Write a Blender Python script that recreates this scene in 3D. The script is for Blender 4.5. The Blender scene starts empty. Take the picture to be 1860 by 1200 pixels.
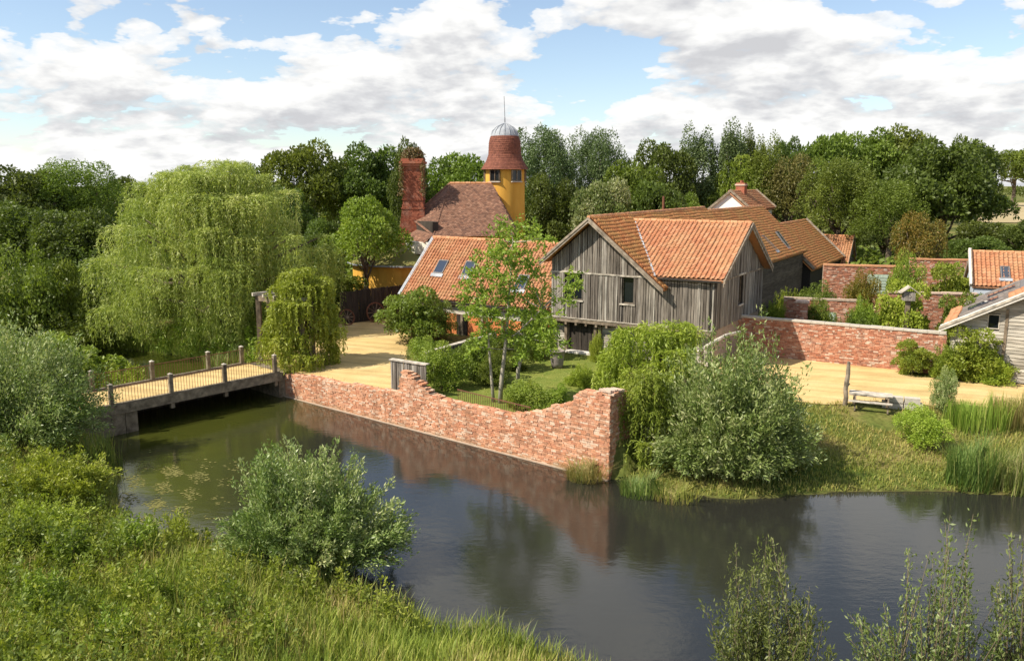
import bpy, math, random
import numpy as np
from mathutils import Matrix, Vector
R = math.radians
scene = bpy.context.scene
C = scene.collection

# ------------------------------------------------------------------ camera
CAM_H, FPX, PITCH = 11.0, 1464.0, math.atan(265.0 / 1464.0)
cam = bpy.data.cameras.new('camera'); cam_o = bpy.data.objects.new('camera', cam); C.objects.link(cam_o)
cam.sensor_fit = 'HORIZONTAL'; cam.sensor_width = 36.0; cam.lens = 36.0 * FPX / 1860.0
cam.clip_start = 0.1; cam.clip_end = 9000.0
cam_o.location = (0, 0, CAM_H); cam_o.rotation_euler = (math.pi / 2 - PITCH, 0, 0)
scene.camera = cam_o

# ------------------------------------------------------------------ world, sun, exposure
SUN_AZ, SUN_EL = 250.0, 47.0           # azimuth clockwise from +Y (where the sun stands)
w = bpy.data.worlds.new('World'); scene.world = w; w.use_nodes = True
nt = w.node_tree; nt.nodes.clear()
def N(tree, t, **kw):
    n = tree.nodes.new(t)
    for k, v in kw.items():
        if k.startswith('i_'):
            n.inputs[int(k[2:]) if k[2:].isdigit() else k[2:]].default_value = v
        else:
            setattr(n, k, v)
    return n
def math_n(tree, op, a, b=None, clamp=False):
    n = tree.nodes.new('ShaderNodeMath'); n.operation = op; n.use_clamp = clamp
    for i, v in enumerate((a, b)):
        if v is None: continue
        if isinstance(v, (int, float)): n.inputs[i].default_value = v
        else: tree.links.new(v, n.inputs[i])
    return n.outputs[0]
def ramp_n(tree, fac, stops, interp='LINEAR'):
    n = tree.nodes.new('ShaderNodeValToRGB'); n.color_ramp.interpolation = interp
    el = n.color_ramp.elements
    while len(el) < len(stops): el.new(0.5)
    for e, (p, c) in zip(el, stops):
        e.position = p; e.color = (c, c, c, 1) if isinstance(c, (int, float)) else (*c, 1)
    if fac is not None: tree.links.new(fac, n.inputs[0])
    return n.outputs[0]
def mix_n(tree, fac, a, b, mode='MIX'):
    n = tree.nodes.new('ShaderNodeMix'); n.data_type = 'RGBA'; n.blend_type = mode
    for s, v in ((0, fac), (6, a), (7, b)):
        if isinstance(v, (int, float)): n.inputs[s].default_value = v
        elif isinstance(v, tuple): n.inputs[s].default_value = (*v, 1)
        else: tree.links.new(v, n.inputs[s])
    return n.outputs[2]

sky = N(nt, 'ShaderNodeTexSky', sky_type='NISHITA')
sky.sun_disc = False; sky.sun_elevation = R(SUN_EL); sky.sun_rotation = R(SUN_AZ)
sky.altitude = 50; sky.air_density = 1.0; sky.dust_density = 0.25; sky.ozone_density = 2.0
tc = N(nt, 'ShaderNodeTexCoord')
sep = N(nt, 'ShaderNodeSeparateXYZ'); nt.links.new(tc.outputs['Generated'], sep.inputs[0])
CLOUD_SEED = 22.8
def cloud_density(dz, tag):
    """flat cloud deck seen in perspective: x,y divided by height above the horizon"""
    z = math_n(nt, 'MAXIMUM', sep.outputs[2], 0.0)
    z = math_n(nt, 'ADD', z, dz)
    den = math_n(nt, 'ADD', z, 0.27)
    u = math_n(nt, 'DIVIDE', sep.outputs[0], den)
    v = math_n(nt, 'DIVIDE', sep.outputs[1], den)
    cb = N(nt, 'ShaderNodeCombineXYZ'); nt.links.new(u, cb.inputs[0]); nt.links.new(v, cb.inputs[1])
    cb.inputs[2].default_value = CLOUD_SEED
    no = N(nt, 'ShaderNodeTexNoise'); no.inputs['Scale'].default_value = 2.2
    no.inputs['Detail'].default_value = 6.0; no.inputs['Roughness'].default_value = 0.57
    no.inputs['Distortion'].default_value = 0.1
    nt.links.new(cb.outputs[0], no.inputs['Vector'])
    # more cover low down, where the deck is seen edge-on
    low = ramp_n(nt, z, [(0.0, 0.24), (0.06, 0.155), (0.12, 0.095), (0.22, 0.055), (0.55, 0.0)])
    bl_ = N(nt, 'ShaderNodeTexNoise'); bl_.inputs['Scale'].default_value = 6.5; bl_.inputs['Detail'].default_value = 4.0; bl_.inputs['Roughness'].default_value = 0.5
    nt.links.new(cb.outputs[0], bl_.inputs['Vector'])
    puff = math_n(nt, 'MULTIPLY', math_n(nt, 'SUBTRACT', math_n(nt, 'ABSOLUTE', math_n(nt, 'SUBTRACT', math_n(nt, 'MULTIPLY', bl_.outputs[0], 2.0), 1.0)), 0.16), 0.24)
    return math_n(nt, 'ADD', math_n(nt, 'ADD', no.outputs[0], puff), low)
d0 = cloud_density(0.0, 'a'); d1 = cloud_density(0.026, 'b')
cover = ramp_n(nt, d0, [(0.515, 0.0), (0.545, 0.75), (0.60, 1.0)], 'EASE')
lit = math_n(nt, 'SUBTRACT', d0, d1)
thick = math_n(nt, 'SUBTRACT', d0, 0.56)
shade = math_n(nt, 'ADD', math_n(nt, 'MULTIPLY', lit, 4.6), 0.62)
shade = math_n(nt, 'SUBTRACT', shade, math_n(nt, 'MULTIPLY', thick, 1.0), True)
ccol = ramp_n(nt, shade, [(0.0, (0.70, 0.705, 0.73)), (0.35, (0.83, 0.835, 0.85)), (0.62, (0.98, 0.98, 0.975)), (0.9, (1.10, 1.095, 1.08))])
bg1 = N(nt, 'ShaderNodeBackground'); bg1.inputs[1].default_value = 0.112
hsv = N(nt, 'ShaderNodeHueSaturation'); hsv.inputs['Saturation'].default_value = 0.88
nt.links.new(sky.outputs[0], hsv.inputs['Color']); nt.links.new(hsv.outputs[0], bg1.inputs[0])
bg2 = N(nt, 'ShaderNodeBackground'); bg2.inputs[1].default_value = 0.635
nt.links.new(ccol, bg2.inputs[0])
mx = N(nt, 'ShaderNodeMixShader'); nt.links.new(cover, mx.inputs[0])
nt.links.new(bg1.outputs[0], mx.inputs[1]); nt.links.new(bg2.outputs[0], mx.inputs[2])
wo = N(nt, 'ShaderNodeOutputWorld'); nt.links.new(mx.outputs[0], wo.inputs[0])
w.cycles.sampling_method = 'MANUAL'; w.cycles.sample_map_resolution = 512

sl = bpy.data.lights.new('sun', 'SUN'); sl.energy = 5.0; sl.angle = R(0.55); sl.color = (1.0, 0.915, 0.77)
so = bpy.data.objects.new('sun', sl); C.objects.link(so)
sdir = Vector((math.sin(R(SUN_AZ)) * math.cos(R(SUN_EL)), math.cos(R(SUN_AZ)) * math.cos(R(SUN_EL)), math.sin(R(SUN_EL))))
so.rotation_euler = (-sdir).to_track_quat('-Z', 'Y').to_euler(); so.location = sdir * 200
vs = scene.view_settings; vs.view_transform = 'Standard'; vs.look = 'None'; vs.gamma = 1.0; vs.exposure = 0.55
vs.use_curve_mapping = False
scene.cycles.max_bounces = 6; scene.cycles.diffuse_bounces = 3; scene.cycles.transmission_bounces = 3
scene.cycles.glossy_bounces = 3; scene.cycles.use_denoising = True

# ------------------------------------------------------------------ picking points in the place
cP, sP = math.cos(PITCH), math.sin(PITCH)
def ray(px, py):
    u = (px - 930.0) / FPX; v = (600.0 - py) / FPX
    return np.array([u, cP + v * sP, -sP + v * cP])
def P(px, py, z=0.0):                      # point on a level plane
    d = ray(px, py); t = (z - CAM_H) / d[2]; return d * t + np.array([0, 0, CAM_H])
def Q(px, py, Y):                          # point at a distance
    d = ray(px, py); return d * (Y / d[1]) + np.array([0, 0, CAM_H])

# ------------------------------------------------------------------ object helpers
def tag(o, label=None, cat=None, group=None, kind=None):
    if label: o['label'] = label
    if cat: o['category'] = cat
    if group: o['group'] = group
    if kind: o['kind'] = kind
    return o
def empty(name, loc=(0, 0, 0), rz=0.0):
    o = bpy.data.objects.new(name, None); C.objects.link(o)
    o.location = loc; o.rotation_euler = (0, 0, rz); o.empty_display_size = 0.3
    return o
def link(name, me, mat=None, parent=None):
    o = bpy.data.objects.new(name, me); C.objects.link(o)
    if mat is not None and not me.materials: me.materials.append(mat)
    if parent is not None: o.parent = parent
    return o
def np_mesh(name, V, F, smooth=False):
    """fast mesh from numpy verts and equal-sized faces"""
    V = np.asarray(V, np.float32); F = np.asarray(F, np.int32)
    me = bpy.data.meshes.new(name); n, k = F.shape
    me.vertices.add(len(V)); me.vertices.foreach_set('co', V.ravel())
    me.loops.add(n * k); me.loops.foreach_set('vertex_index', F.ravel())
    me.polygons.add(n); me.polygons.foreach_set('loop_start', np.arange(0, n * k, k, dtype=np.int32))
    me.polygons.foreach_set('loop_total', np.full(n, k, np.int32))
    if smooth: me.polygons.foreach_set('use_smooth', np.ones(n, bool))
    me.update(calc_edges=True)
    return me
class MB:
    """collects boxes, prisms and tubes into one mesh"""
    def __init__(s): s.v = []; s.f = []
    def add(s, vs_, fs):
        b = len(s.v); s.v += [tuple(map(float, q)) for q in vs_]; s.f += [tuple(b + i for i in f) for f in fs]
        return s
    def box(s, x0, x1, y0, y1, z0, z1):
        return s.add([(x0, y0, z0), (x1, y0, z0), (x1, y1, z0), (x0, y1, z0), (x0, y0, z1), (x1, y0, z1), (x1, y1, z1), (x0, y1, z1)],
                     [(0, 3, 2, 1), (4, 5, 6, 7), (0, 1, 5, 4), (1, 2, 6, 5), (2, 3, 7, 6), (3, 0, 4, 7)])
    def prism(s, poly, a, b, axis='y'):
        """polygon (p,q) extruded along an axis from a to b: axis y -> (p,.,q), x -> (.,p,q), z -> (p,q,.)"""
        def at(p, q, t): return (p, t, q) if axis == 'y' else (t, p, q) if axis == 'x' else (p, q, t)
        n = len(poly)
        V = [at(p, q, a) for p, q in poly] + [at(p, q, b) for p, q in poly]
        F = [tuple(range(n)), tuple(range(2 * n - 1, n - 1, -1))]
        F += [(i, n + i, n + (i + 1) % n, (i + 1) % n) for i in range(n)]
        return s.add(V, F)
    def slab(s, p00, p10, p11, p01, t):
        """four corners, thickness t along the downward normal"""
        a, b, c, d = [Vector(q) for q in (p00, p10, p11, p01)]
        n = (b - a).cross(d - a).normalized() * t
        return s.add([a, b, c, d, a - n, b - n, c - n, d - n],
                     [(0, 1, 2, 3), (7, 6, 5, 4), (0, 4, 5, 1), (1, 5, 6, 2), (2, 6, 7, 3), (3, 7, 4, 0)])
    def beam(s, p, q, wx, wz, up=(0, 0, 1)):
        p = Vector(p); q = Vector(q); d = (q - p).normalized(); up = Vector(up)
        sd = d.cross(up)
        if sd.length < 1e-4: sd = d.cross(Vector((0, 1, 0)))
        sd = sd.normalized() * wx / 2; u = sd.cross(d).normalized() * wz / 2
        V = [p - sd - u, p + sd - u, p + sd + u, p - sd + u, q - sd - u, q + sd - u, q + sd + u, q - sd + u]
        return s.add(V, [(0, 1, 2, 3), (7, 6, 5, 4), (0, 4, 5, 1), (1, 5, 6, 2), (2, 6, 7, 3), (3, 7, 4, 0)])
    def tube(s, pts, rad, n=6):
        pts = [Vector(p) for p in pts]; b = len(s.v); k = len(pts)
        for i, p in enumerate(pts):
            d = (pts[min(i + 1, k - 1)] - pts[max(i - 1, 0)]).normalized()
            a = d.cross(Vector((0.13, 0.97, 0.2))).normalized(); c = d.cross(a)
            r = rad[i] if isinstance(rad, (list, tuple)) else rad
            for j in range(n):
                t = 2 * math.pi * j / n; s.v.append(tuple(p + a * r * math.cos(t) + c * r * math.sin(t)))
        for i in range(k - 1):
            for j in range(n):
                s.f.append((b + i * n + j, b + i * n + (j + 1) % n, b + (i + 1) * n + (j + 1) % n, b + (i + 1) * n + j))
        s.f.append(tuple(b + j for j in range(n))[::-1]); s.f.append(tuple(b + (k - 1) * n + j for j in range(n)))
        return s
    def lathe(s, prof, n=32, c=(0, 0)):
        b = len(s.v); k = len(prof)
        for r, z in prof:
            for j in range(n):
                t = 2 * math.pi * j / n; s.v.append((c[0] + r * math.cos(t), c[1] + r * math.sin(t), z))
        for i in range(k - 1):
            for j in range(n):
                s.f.append((b + i * n + j, b + i * n + (j + 1) % n, b + (i + 1) * n + (j + 1) % n, b + (i + 1) * n + j))
        return s
    def mesh(s, name, smooth=False):
        me = bpy.data.meshes.new(name); me.from_pydata(s.v, [], s.f); me.update()
        if smooth: me.polygons.foreach_set('use_smooth', np.ones(len(me.polygons), bool))
        return me
    def build(s, name, mat, parent=None, smooth=False):
        return link(name, s.mesh(name, smooth), mat, parent)
def wall_boxes(m, x0, x1, z0, z1, y0, y1, holes):
    """wall with rectangular openings (hx0,hx1,hz0,hz1)"""
    xs = sorted({x0, x1, *[h for q in holes for h in q[:2]]})
    for a, b in zip(xs, xs[1:]):
        cut = sorted([(q[2], q[3]) for q in holes if q[0] <= a + 1e-6 and q[1] >= b - 1e-6]); z = z0
        for c, d in cut:
            if c > z: m.box(a, b, y0, y1, z, c)
            z = d
        if z < z1: m.box(a, b, y0, y1, z, z1)
    return m

# ------------------------------------------------------------------ materials
def new_mat(name):
    m = bpy.data.materials.new(name); m.use_nodes = True; t = m.node_tree
    return m, t, t.nodes['Principled BSDF']
def coords(t, kind='Object'):
    return N(t, 'ShaderNodeTexCoord').outputs[kind]
def noise(t, vec, scale, detail=4.0, rough=0.55, stretch=None):
    if stretch:
        mp = N(t, 'ShaderNodeMapping'); mp.inputs['Scale'].default_value = stretch
        t.links.new(vec, mp.inputs[0]); vec = mp.outputs[0]
    n = N(t, 'ShaderNodeTexNoise'); n.inputs['Scale'].default_value = scale
    n.inputs['Detail'].default_value = detail; n.inputs['Roughness'].default_value = rough
    t.links.new(vec, n.inputs['Vector']); return n.outputs[0]
def bump(t, bs, h, strength, dist=0.02):
    b = N(t, 'ShaderNodeBump'); b.inputs['Strength'].default_value = strength; b.inputs['Distance'].default_value = dist
    t.links.new(h, b.inputs['Height']); t.links.new(b.outputs[0], bs.inputs['Normal'])
def rand_src(t, island):
    return N(t, 'ShaderNodeNewGeometry').outputs['Random Per Island'] if island else N(t, 'ShaderNodeObjectInfo').outputs['Random']
def mat_plain(name, col, col2=None, scale=6.0, rough=0.8, spec=0.3, metal=0.0, bs_=0.3, stretch=None):
    m, t, b = new_mat(name); b.inputs['Roughness'].default_value = rough; b.inputs['Metallic'].default_value = metal
    b.inputs['Specular IOR Level'].default_value = spec
    col2 = col2 or tuple(c * 0.65 for c in col)
    v = coords(t); n = noise(t, v, scale, 6, 0.6, stretch)
    t.links.new(ramp_n(t, n, [(0.3, col2), (0.7, col)]), b.inputs['Base Color'])
    bump(t, b, n, bs_)
    return m
def mat_wood(name, cols, island=False, stretch=(14, 14, 0.8), rough=0.85):
    """weathered boards: tone per board, streaks along the grain"""
    m, t, b = new_mat(name); b.inputs['Roughness'].default_value = rough; b.inputs['Specular IOR Level'].default_value = 0.2
    r = rand_src(t, island); base = ramp_n(t, r, [(i / (len(cols) - 1), c) for i, c in enumerate(cols)])
    v = coords(t); ad = N(t, 'ShaderNodeVectorMath', operation='ADD'); t.links.new(v, ad.inputs[0])
    cb = N(t, 'ShaderNodeCombineXYZ'); rr = math_n(t, 'MULTIPLY', r, 37.0)
    for i in range(3): t.links.new(rr, cb.inputs[i])
    t.links.new(cb.outputs[0], ad.inputs[1])
    n = noise(t, ad.outputs[0], 1.0, 7, 0.62, stretch)
    n2 = noise(t, ad.outputs[0], 0.9, 4, 0.6)
    c = mix_n(t, 1.0, base, ramp_n(t, n, [(0.32, 0.46), (0.52, 1.0), (0.70, 1.5)]), 'MULTIPLY')
    c = mix_n(t, 1.0, c, ramp_n(t, n2, [(0.3, (0.78, 0.76, 0.72)), (0.7, (1.12, 1.1, 1.06))]), 'MULTIPLY')
    t.links.new(c, b.inputs['Base Color']); bump(t, b, n, 0.6, 0.02)
    return m
def mat_tile(name, cols, island, lichen=None, amount=0.5):
    m, t, b = new_mat(name); b.inputs['Roughness'].default_value = 0.78; b.inputs['Specular IOR Level'].default_value = 0.25
    r = rand_src(t, island); base = ramp_n(t, r, [(i / (len(cols) - 1), c) for i, c in enumerate(cols)])
    ge = N(t, 'ShaderNodeNewGeometry').outputs['Position']
    n = noise(t, ge, 9.0, 6, 0.65); c = mix_n(t, 1.0, base, ramp_n(t, n, [(0.28, 0.75), (0.55, 1.0), (0.75, 1.14)]), 'MULTIPLY')
    n2 = noise(t, ge, 0.8, 5, 0.6)
    if lichen:
        c = mix_n(t, math_n(t, 'MULTIPLY', ramp_n(t, n2, [(0.42, 0.0), (0.62, 1.0)]), amount), c, lichen)
    else:
        c = mix_n(t, 1.0, c, ramp_n(t, n2, [(0.3, 0.78), (0.7, 1.1)]), 'MULTIPLY')
    t.links.new(c, b.inputs['Base Color']); bump(t, b, n, 0.35, 0.01)
    return m
def mat_brick(name, cols):
    m, t, b = new_mat(name); b.inputs['Roughness'].default_value = 0.9; b.inputs['Specular IOR Level'].default_value = 0.15
    r = rand_src(t, True); base = ramp_n(t, r, [(i / (len(cols) - 1), c) for i, c in enumerate(cols)], 'CONSTANT')
    ge = N(t, 'ShaderNodeNewGeometry').outputs['Position']
    n = noise(t, ge, 14.0, 6, 0.7); n2 = noise(t, ge, 1.3, 5, 0.65)
    c = mix_n(t, 1.0, base, ramp_n(t, n, [(0.3, 0.62), (0.55, 1.0), (0.75, 1.22)]), 'MULTIPLY')
    c = mix_n(t, math_n(t, 'MULTIPLY', ramp_n(t, n2, [(0.52, 0.0), (0.72, 1.0)]), 0.32), c, (0.54, 0.42, 0.33))
    sz_ = N(t, 'ShaderNodeSeparateXYZ'); t.links.new(ge, sz_.inputs[0])
    dm = math_n(t, 'ADD', math_n(t, 'MULTIPLY', math_n(t, 'SUBTRACT', -1.28, sz_.outputs[2]), 3.0), math_n(t, 'MULTIPLY', math_n(t, 'SUBTRACT', n2, 0.45), 2.2), True)
    c = mix_n(t, math_n(t, 'MULTIPLY', dm, 0.6), c, (0.20, 0.15, 0.075))
    n3 = noise(t, ge, 1.0, 4, 0.6, (2.2, 2.2, 0.35)); c = mix_n(t, 1.0, c, ramp_n(t, n3, [(0.32, 0.72), (0.5, 1.0), (0.7, 1.08)]), 'MULTIPLY')
    t.links.new(c, b.inputs['Base Color']); bump(t, b, n, 0.7, 0.02)
    return m
def mat_leaf(name, cols, trans=0.35, spec=0.35, rough=0.5):
    m, t, b = new_mat(name)
    a = N(t, 'ShaderNodeAttribute'); a.attribute_name = 'rnd'
    col = ramp_n(t, a.outputs['Fac'], [(i / (len(cols) - 1), c) for i, c in enumerate(cols)])
    oi = N(t, 'ShaderNodeObjectInfo').outputs['Random']
    hs = N(t, 'ShaderNodeHueSaturation'); t.links.new(col, hs.inputs['Color'])
    t.links.new(math_n(t, 'ADD', math_n(t, 'MULTIPLY', oi, 0.03), 0.485), hs.inputs['Hue'])
    t.links.new(math_n(t, 'ADD', math_n(t, 'MULTIPLY', oi, 0.24), 0.88), hs.inputs['Value'])
    b.inputs['Roughness'].default_value = rough; b.inputs['Specular IOR Level'].default_value = spec
    t.links.new(hs.outputs[0], b.inputs['Base Color'])
    tr = N(t, 'ShaderNodeBsdfTranslucent'); t.links.new(mix_n(t, 1.0, hs.outputs[0], (1.25, 1.3, 0.75), 'MULTIPLY'), tr.inputs[0])
    mxs = N(t, 'ShaderNodeMixShader'); mxs.inputs[0].default_value = trans
    t.links.new(b.outputs[0], mxs.inputs[1]); t.links.new(tr.outputs[0], mxs.inputs[2])
    t.links.new(mxs.outputs[0], t.nodes['Material Output'].inputs[0])
    return m
M = {}
greys = [(0.112, 0.096, 0.084), (0.173, 0.152, 0.132), (0.238, 0.215, 0.19), (0.134, 0.115, 0.101), (0.303, 0.278, 0.252), (0.188, 0.164, 0.141), (0.36, 0.339, 0.307), (0.152, 0.131, 0.113)]
M['board'] = mat_wood('weathered_board', greys)
M['board_i'] = mat_wood('weathered_board_joined', greys, True)
M['board_h'] = mat_wood('weathered_lath', [(0.26, 0.235, 0.20), (0.42, 0.39, 0.34), (0.34, 0.31, 0.27), (0.52, 0.49, 0.44)], False, (0.8, 14, 14))
M['beam'] = mat_wood('old_oak', [(0.12, 0.092, 0.066), (0.20, 0.158, 0.118), (0.27, 0.225, 0.175)], False, (3, 3, 3))
M['barge'] = mat_wood('grey_oak_barge', [(0.25, 0.205, 0.16), (0.33, 0.28, 0.23)], False, (2.5, 2.5, 2.5))
M['bridge'] = mat_wood('bridge_timber', [(0.15, 0.125, 0.09), (0.23, 0.195, 0.145), (0.19, 0.16, 0.11)], False, (3, 3, 3))
M['pale_wood'] = mat_wood('pale_wood', [(0.42, 0.38, 0.33), (0.52, 0.48, 0.42)], False, (3, 3, 3))
M['dark_wood'] = mat_wood('dark_wood', [(0.035, 0.03, 0.026), (0.06, 0.05, 0.042)], False)
M['dark'] = mat_plain('dark_lining', (0.035, 0.03, 0.026))
M['whitewood'] = mat_plain('bleached_white_timber', (0.70, 0.67, 0.62), (0.50, 0.46, 0.41), 5.0)
orange = [(0.403, 0.165, 0.081), (0.47, 0.209, 0.104), (0.422, 0.175, 0.087), (0.509, 0.252, 0.138), (0.365, 0.145, 0.074), (0.451, 0.194, 0.095)]
M['tile'] = mat_tile('terracotta_pantile', orange, False, (0.44, 0.31, 0.16), 0.32)
M['tile_i'] = mat_tile('terracotta_pantile_joined', orange, True, (0.44, 0.31, 0.16), 0.32)
M['tile_moss'] = mat_tile('lichen_pantile', [(0.52, 0.20, 0.075), (0.60, 0.26, 0.10), (0.47, 0.18, 0.07), (0.62, 0.29, 0.12)], True, (0.44, 0.29, 0.10), 0.5)
M['plain_tile'] = mat_tile('plain_clay_tile', [(0.165, 0.085, 0.056), (0.23, 0.118, 0.075), (0.13, 0.068, 0.048), (0.29, 0.16, 0.105), (0.20, 0.095, 0.06)], True)
M['tower_tile'] = mat_tile('tower_clay_tile', [(0.20, 0.072, 0.045), (0.26, 0.095, 0.06), (0.17, 0.06, 0.04), (0.235, 0.085, 0.05)], True)
M['ridge'] = mat_tile('ridge_tile', [(0.55, 0.25, 0.12), (0.62, 0.32, 0.17)], True)
M['lead'] = mat_plain('lead_sheet', (0.38, 0.40, 0.43), (0.24, 0.26, 0.29), 3.0, 0.7, 0.3, 0.0)
M['mortar'] = mat_plain('lime_mortar', (0.46, 0.37, 0.29), (0.34, 0.24, 0.17), 5.0, 0.95)
bricks = [(0.58, 0.285, 0.165), (0.55, 0.25, 0.14), (0.62, 0.345, 0.215), (0.66, 0.47, 0.345), (0.49, 0.22, 0.13), (0.59, 0.30, 0.18), (0.64, 0.39, 0.26), (0.42, 0.215, 0.13), (0.57, 0.28, 0.16)]
M['brick'] = mat_brick('reclaimed_brick', bricks)
M['brick_red'] = mat_brick('red_brick', [(0.45, 0.185, 0.11), (0.51, 0.235, 0.15), (0.56, 0.30, 0.20), (0.39, 0.155, 0.095), (0.62, 0.46, 0.36), (0.48, 0.205, 0.125), (0.53, 0.27, 0.18), (0.33, 0.16, 0.11), (0.66, 0.55, 0.45)])
M['brick_chimney'] = mat_brick('chimney_brick', [(0.33, 0.105, 0.06), (0.39, 0.135, 0.08), (0.29, 0.095, 0.058), (0.37, 0.125, 0.072)])
M['yellow'] = mat_plain('ochre_render', (0.68, 0.39, 0.075), (0.54, 0.28, 0.045), 1.6, 0.9, 0.2, 0, 0.3, (1, 1, 0.22))
M['orange_panel'] = mat_plain('orange_render', (0.60, 0.21, 0.075), (0.50, 0.16, 0.06), 2.0, 0.9)
M['cream'] = mat_plain('cream_render', (0.80, 0.76, 0.66), (0.70, 0.64, 0.53), 2.0, 0.9)
M['white'] = mat_plain('white_render', (0.82, 0.81, 0.78), (0.74, 0.72, 0.69), 2.0, 0.9)
M['slate'] = mat_plain('grey_slate', (0.20, 0.19, 0.185), (0.12, 0.11, 0.11), 8.0, 0.6)
M['blue_board'] = mat_plain('pale_blue_board', (0.50, 0.55, 0.62), (0.40, 0.44, 0.50), 3.0)
M['green_paint'] = mat_plain('pale_green_paint', (0.45, 0.53, 0.44), (0.33, 0.40, 0.32), 4.0)
M['rust'] = mat_plain('rusty_iron', (0.20, 0.085, 0.045), (0.10, 0.05, 0.035), 9.0, 0.8)
M['stone'] = mat_plain('pale_stone', (0.55, 0.50, 0.43), (0.40, 0.36, 0.30), 6.0)
M['pot'] = mat_plain('grey_clay_pot', (0.27, 0.23, 0.21), (0.17, 0.145, 0.135), 5.0)
M['red_petal'] = mat_plain('red_petal', (0.50, 0.02, 0.05), (0.40, 0.015, 0.04))
M['moss_roof'] = mat_plain('turf_roof', (0.16, 0.18, 0.05), (0.22, 0.17, 0.06), 2.5, 0.95)
m, t, b = new_mat('window_glass'); b.inputs['Base Color'].default_value = (0.012, 0.015, 0.017, 1); b.inputs['Roughness'].default_value = 0.06
M['glass'] = m
m, t, b = new_mat('skylight_glass'); b.inputs['Base Color'].default_value = (0.03, 0.04, 0.06, 1); b.inputs['Roughness'].default_value = 0.03
b.inputs['IOR'].default_value = 1.9
M['skyglass'] = m
M['bark'] = mat_plain('bark', (0.17, 0.135, 0.10), (0.075, 0.058, 0.042), 7.0, 0.95, 0.15, 0, 0.8, (1, 1, 0.25))
M['pale_bark'] = mat_plain('pale_bark', (0.42, 0.38, 0.31), (0.26, 0.23, 0.18), 7.0, 0.9, 0.15, 0, 0.6, (1, 1, 0.3))
M['twig'] = mat_plain('twig', (0.20, 0.16, 0.10), (0.12, 0.095, 0.06), 8.0)
# foliage
M['lf_dark'] = mat_leaf('foliage_dark', [(0.062, 0.087, 0.016), (0.097, 0.132, 0.023), (0.14, 0.186, 0.033)])
M['lf_mid'] = mat_leaf('foliage_mid', [(0.094, 0.128, 0.019), (0.144, 0.193, 0.027), (0.204, 0.257, 0.043)])
M['lf_light'] = mat_leaf('foliage_light', [(0.143, 0.2, 0.023), (0.219, 0.292, 0.036), (0.319, 0.372, 0.058)])
M['lf_lime'] = mat_leaf('foliage_lime', [(0.209, 0.282, 0.029), (0.299, 0.376, 0.043), (0.404, 0.457, 0.086)])
M['lf_silver'] = mat_leaf('foliage_silver', [(0.092, 0.158, 0.028), (0.169, 0.247, 0.056), (0.288, 0.359, 0.124), (0.524, 0.538, 0.27)], 0.25, 0.5, 0.45)
M['lf_silver_bg'] = mat_leaf('foliage_silver_far', [(0.075, 0.118, 0.035), (0.115, 0.168, 0.057), (0.167, 0.218, 0.094)], 0.25)
M['lf_olive'] = mat_leaf('foliage_olive', [(0.076, 0.103, 0.018), (0.117, 0.151, 0.031), (0.172, 0.205, 0.058), (0.264, 0.291, 0.114)], 0.25, 0.45)
M['lf_willow'] = mat_leaf('foliage_willow', [(0.182, 0.227, 0.041), (0.282, 0.332, 0.064), (0.389, 0.423, 0.111), (0.529, 0.527, 0.198)], 0.35)
M['lf_birch'] = mat_leaf('foliage_birch', [(0.11, 0.115, 0.025), (0.16, 0.15, 0.04), (0.21, 0.18, 0.055)])
M['lf_autumn'] = mat_leaf('foliage_autumn', [(0.10, 0.13, 0.025), (0.19, 0.19, 0.035), (0.30, 0.21, 0.035), (0.13, 0.17, 0.03)])
M['lf_cream'] = mat_leaf('foliage_flowering', [(0.09, 0.14, 0.03), (0.20, 0.24, 0.08), (0.42, 0.42, 0.24)])
M['grass'] = mat_leaf('grass_blade', [(0.154, 0.225, 0.031), (0.238, 0.312, 0.049), (0.35, 0.375, 0.084), (0.532, 0.425, 0.196)], 0.3, 0.25)
M['grass_dry'] = mat_leaf('dry_grass', [(0.187, 0.198, 0.05), (0.319, 0.264, 0.094), (0.418, 0.33, 0.143), (0.176, 0.22, 0.05)], 0.3, 0.2)
M['grass_bank'] = mat_leaf('bank_grass_blade', [(0.15, 0.20, 0.03), (0.25, 0.26, 0.055), (0.36, 0.30, 0.10), (0.44, 0.35, 0.15)], 0.3, 0.2)
M['reed'] = mat_leaf('reed_blade', [(0.10, 0.15, 0.035), (0.15, 0.21, 0.045), (0.26, 0.28, 0.08), (0.45, 0.38, 0.20)], 0.3, 0.3)
M['brown_veg'] = mat_leaf('dead_climber', [(0.10, 0.06, 0.03), (0.18, 0.11, 0.055), (0.12, 0.12, 0.04)], 0.2)

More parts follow.
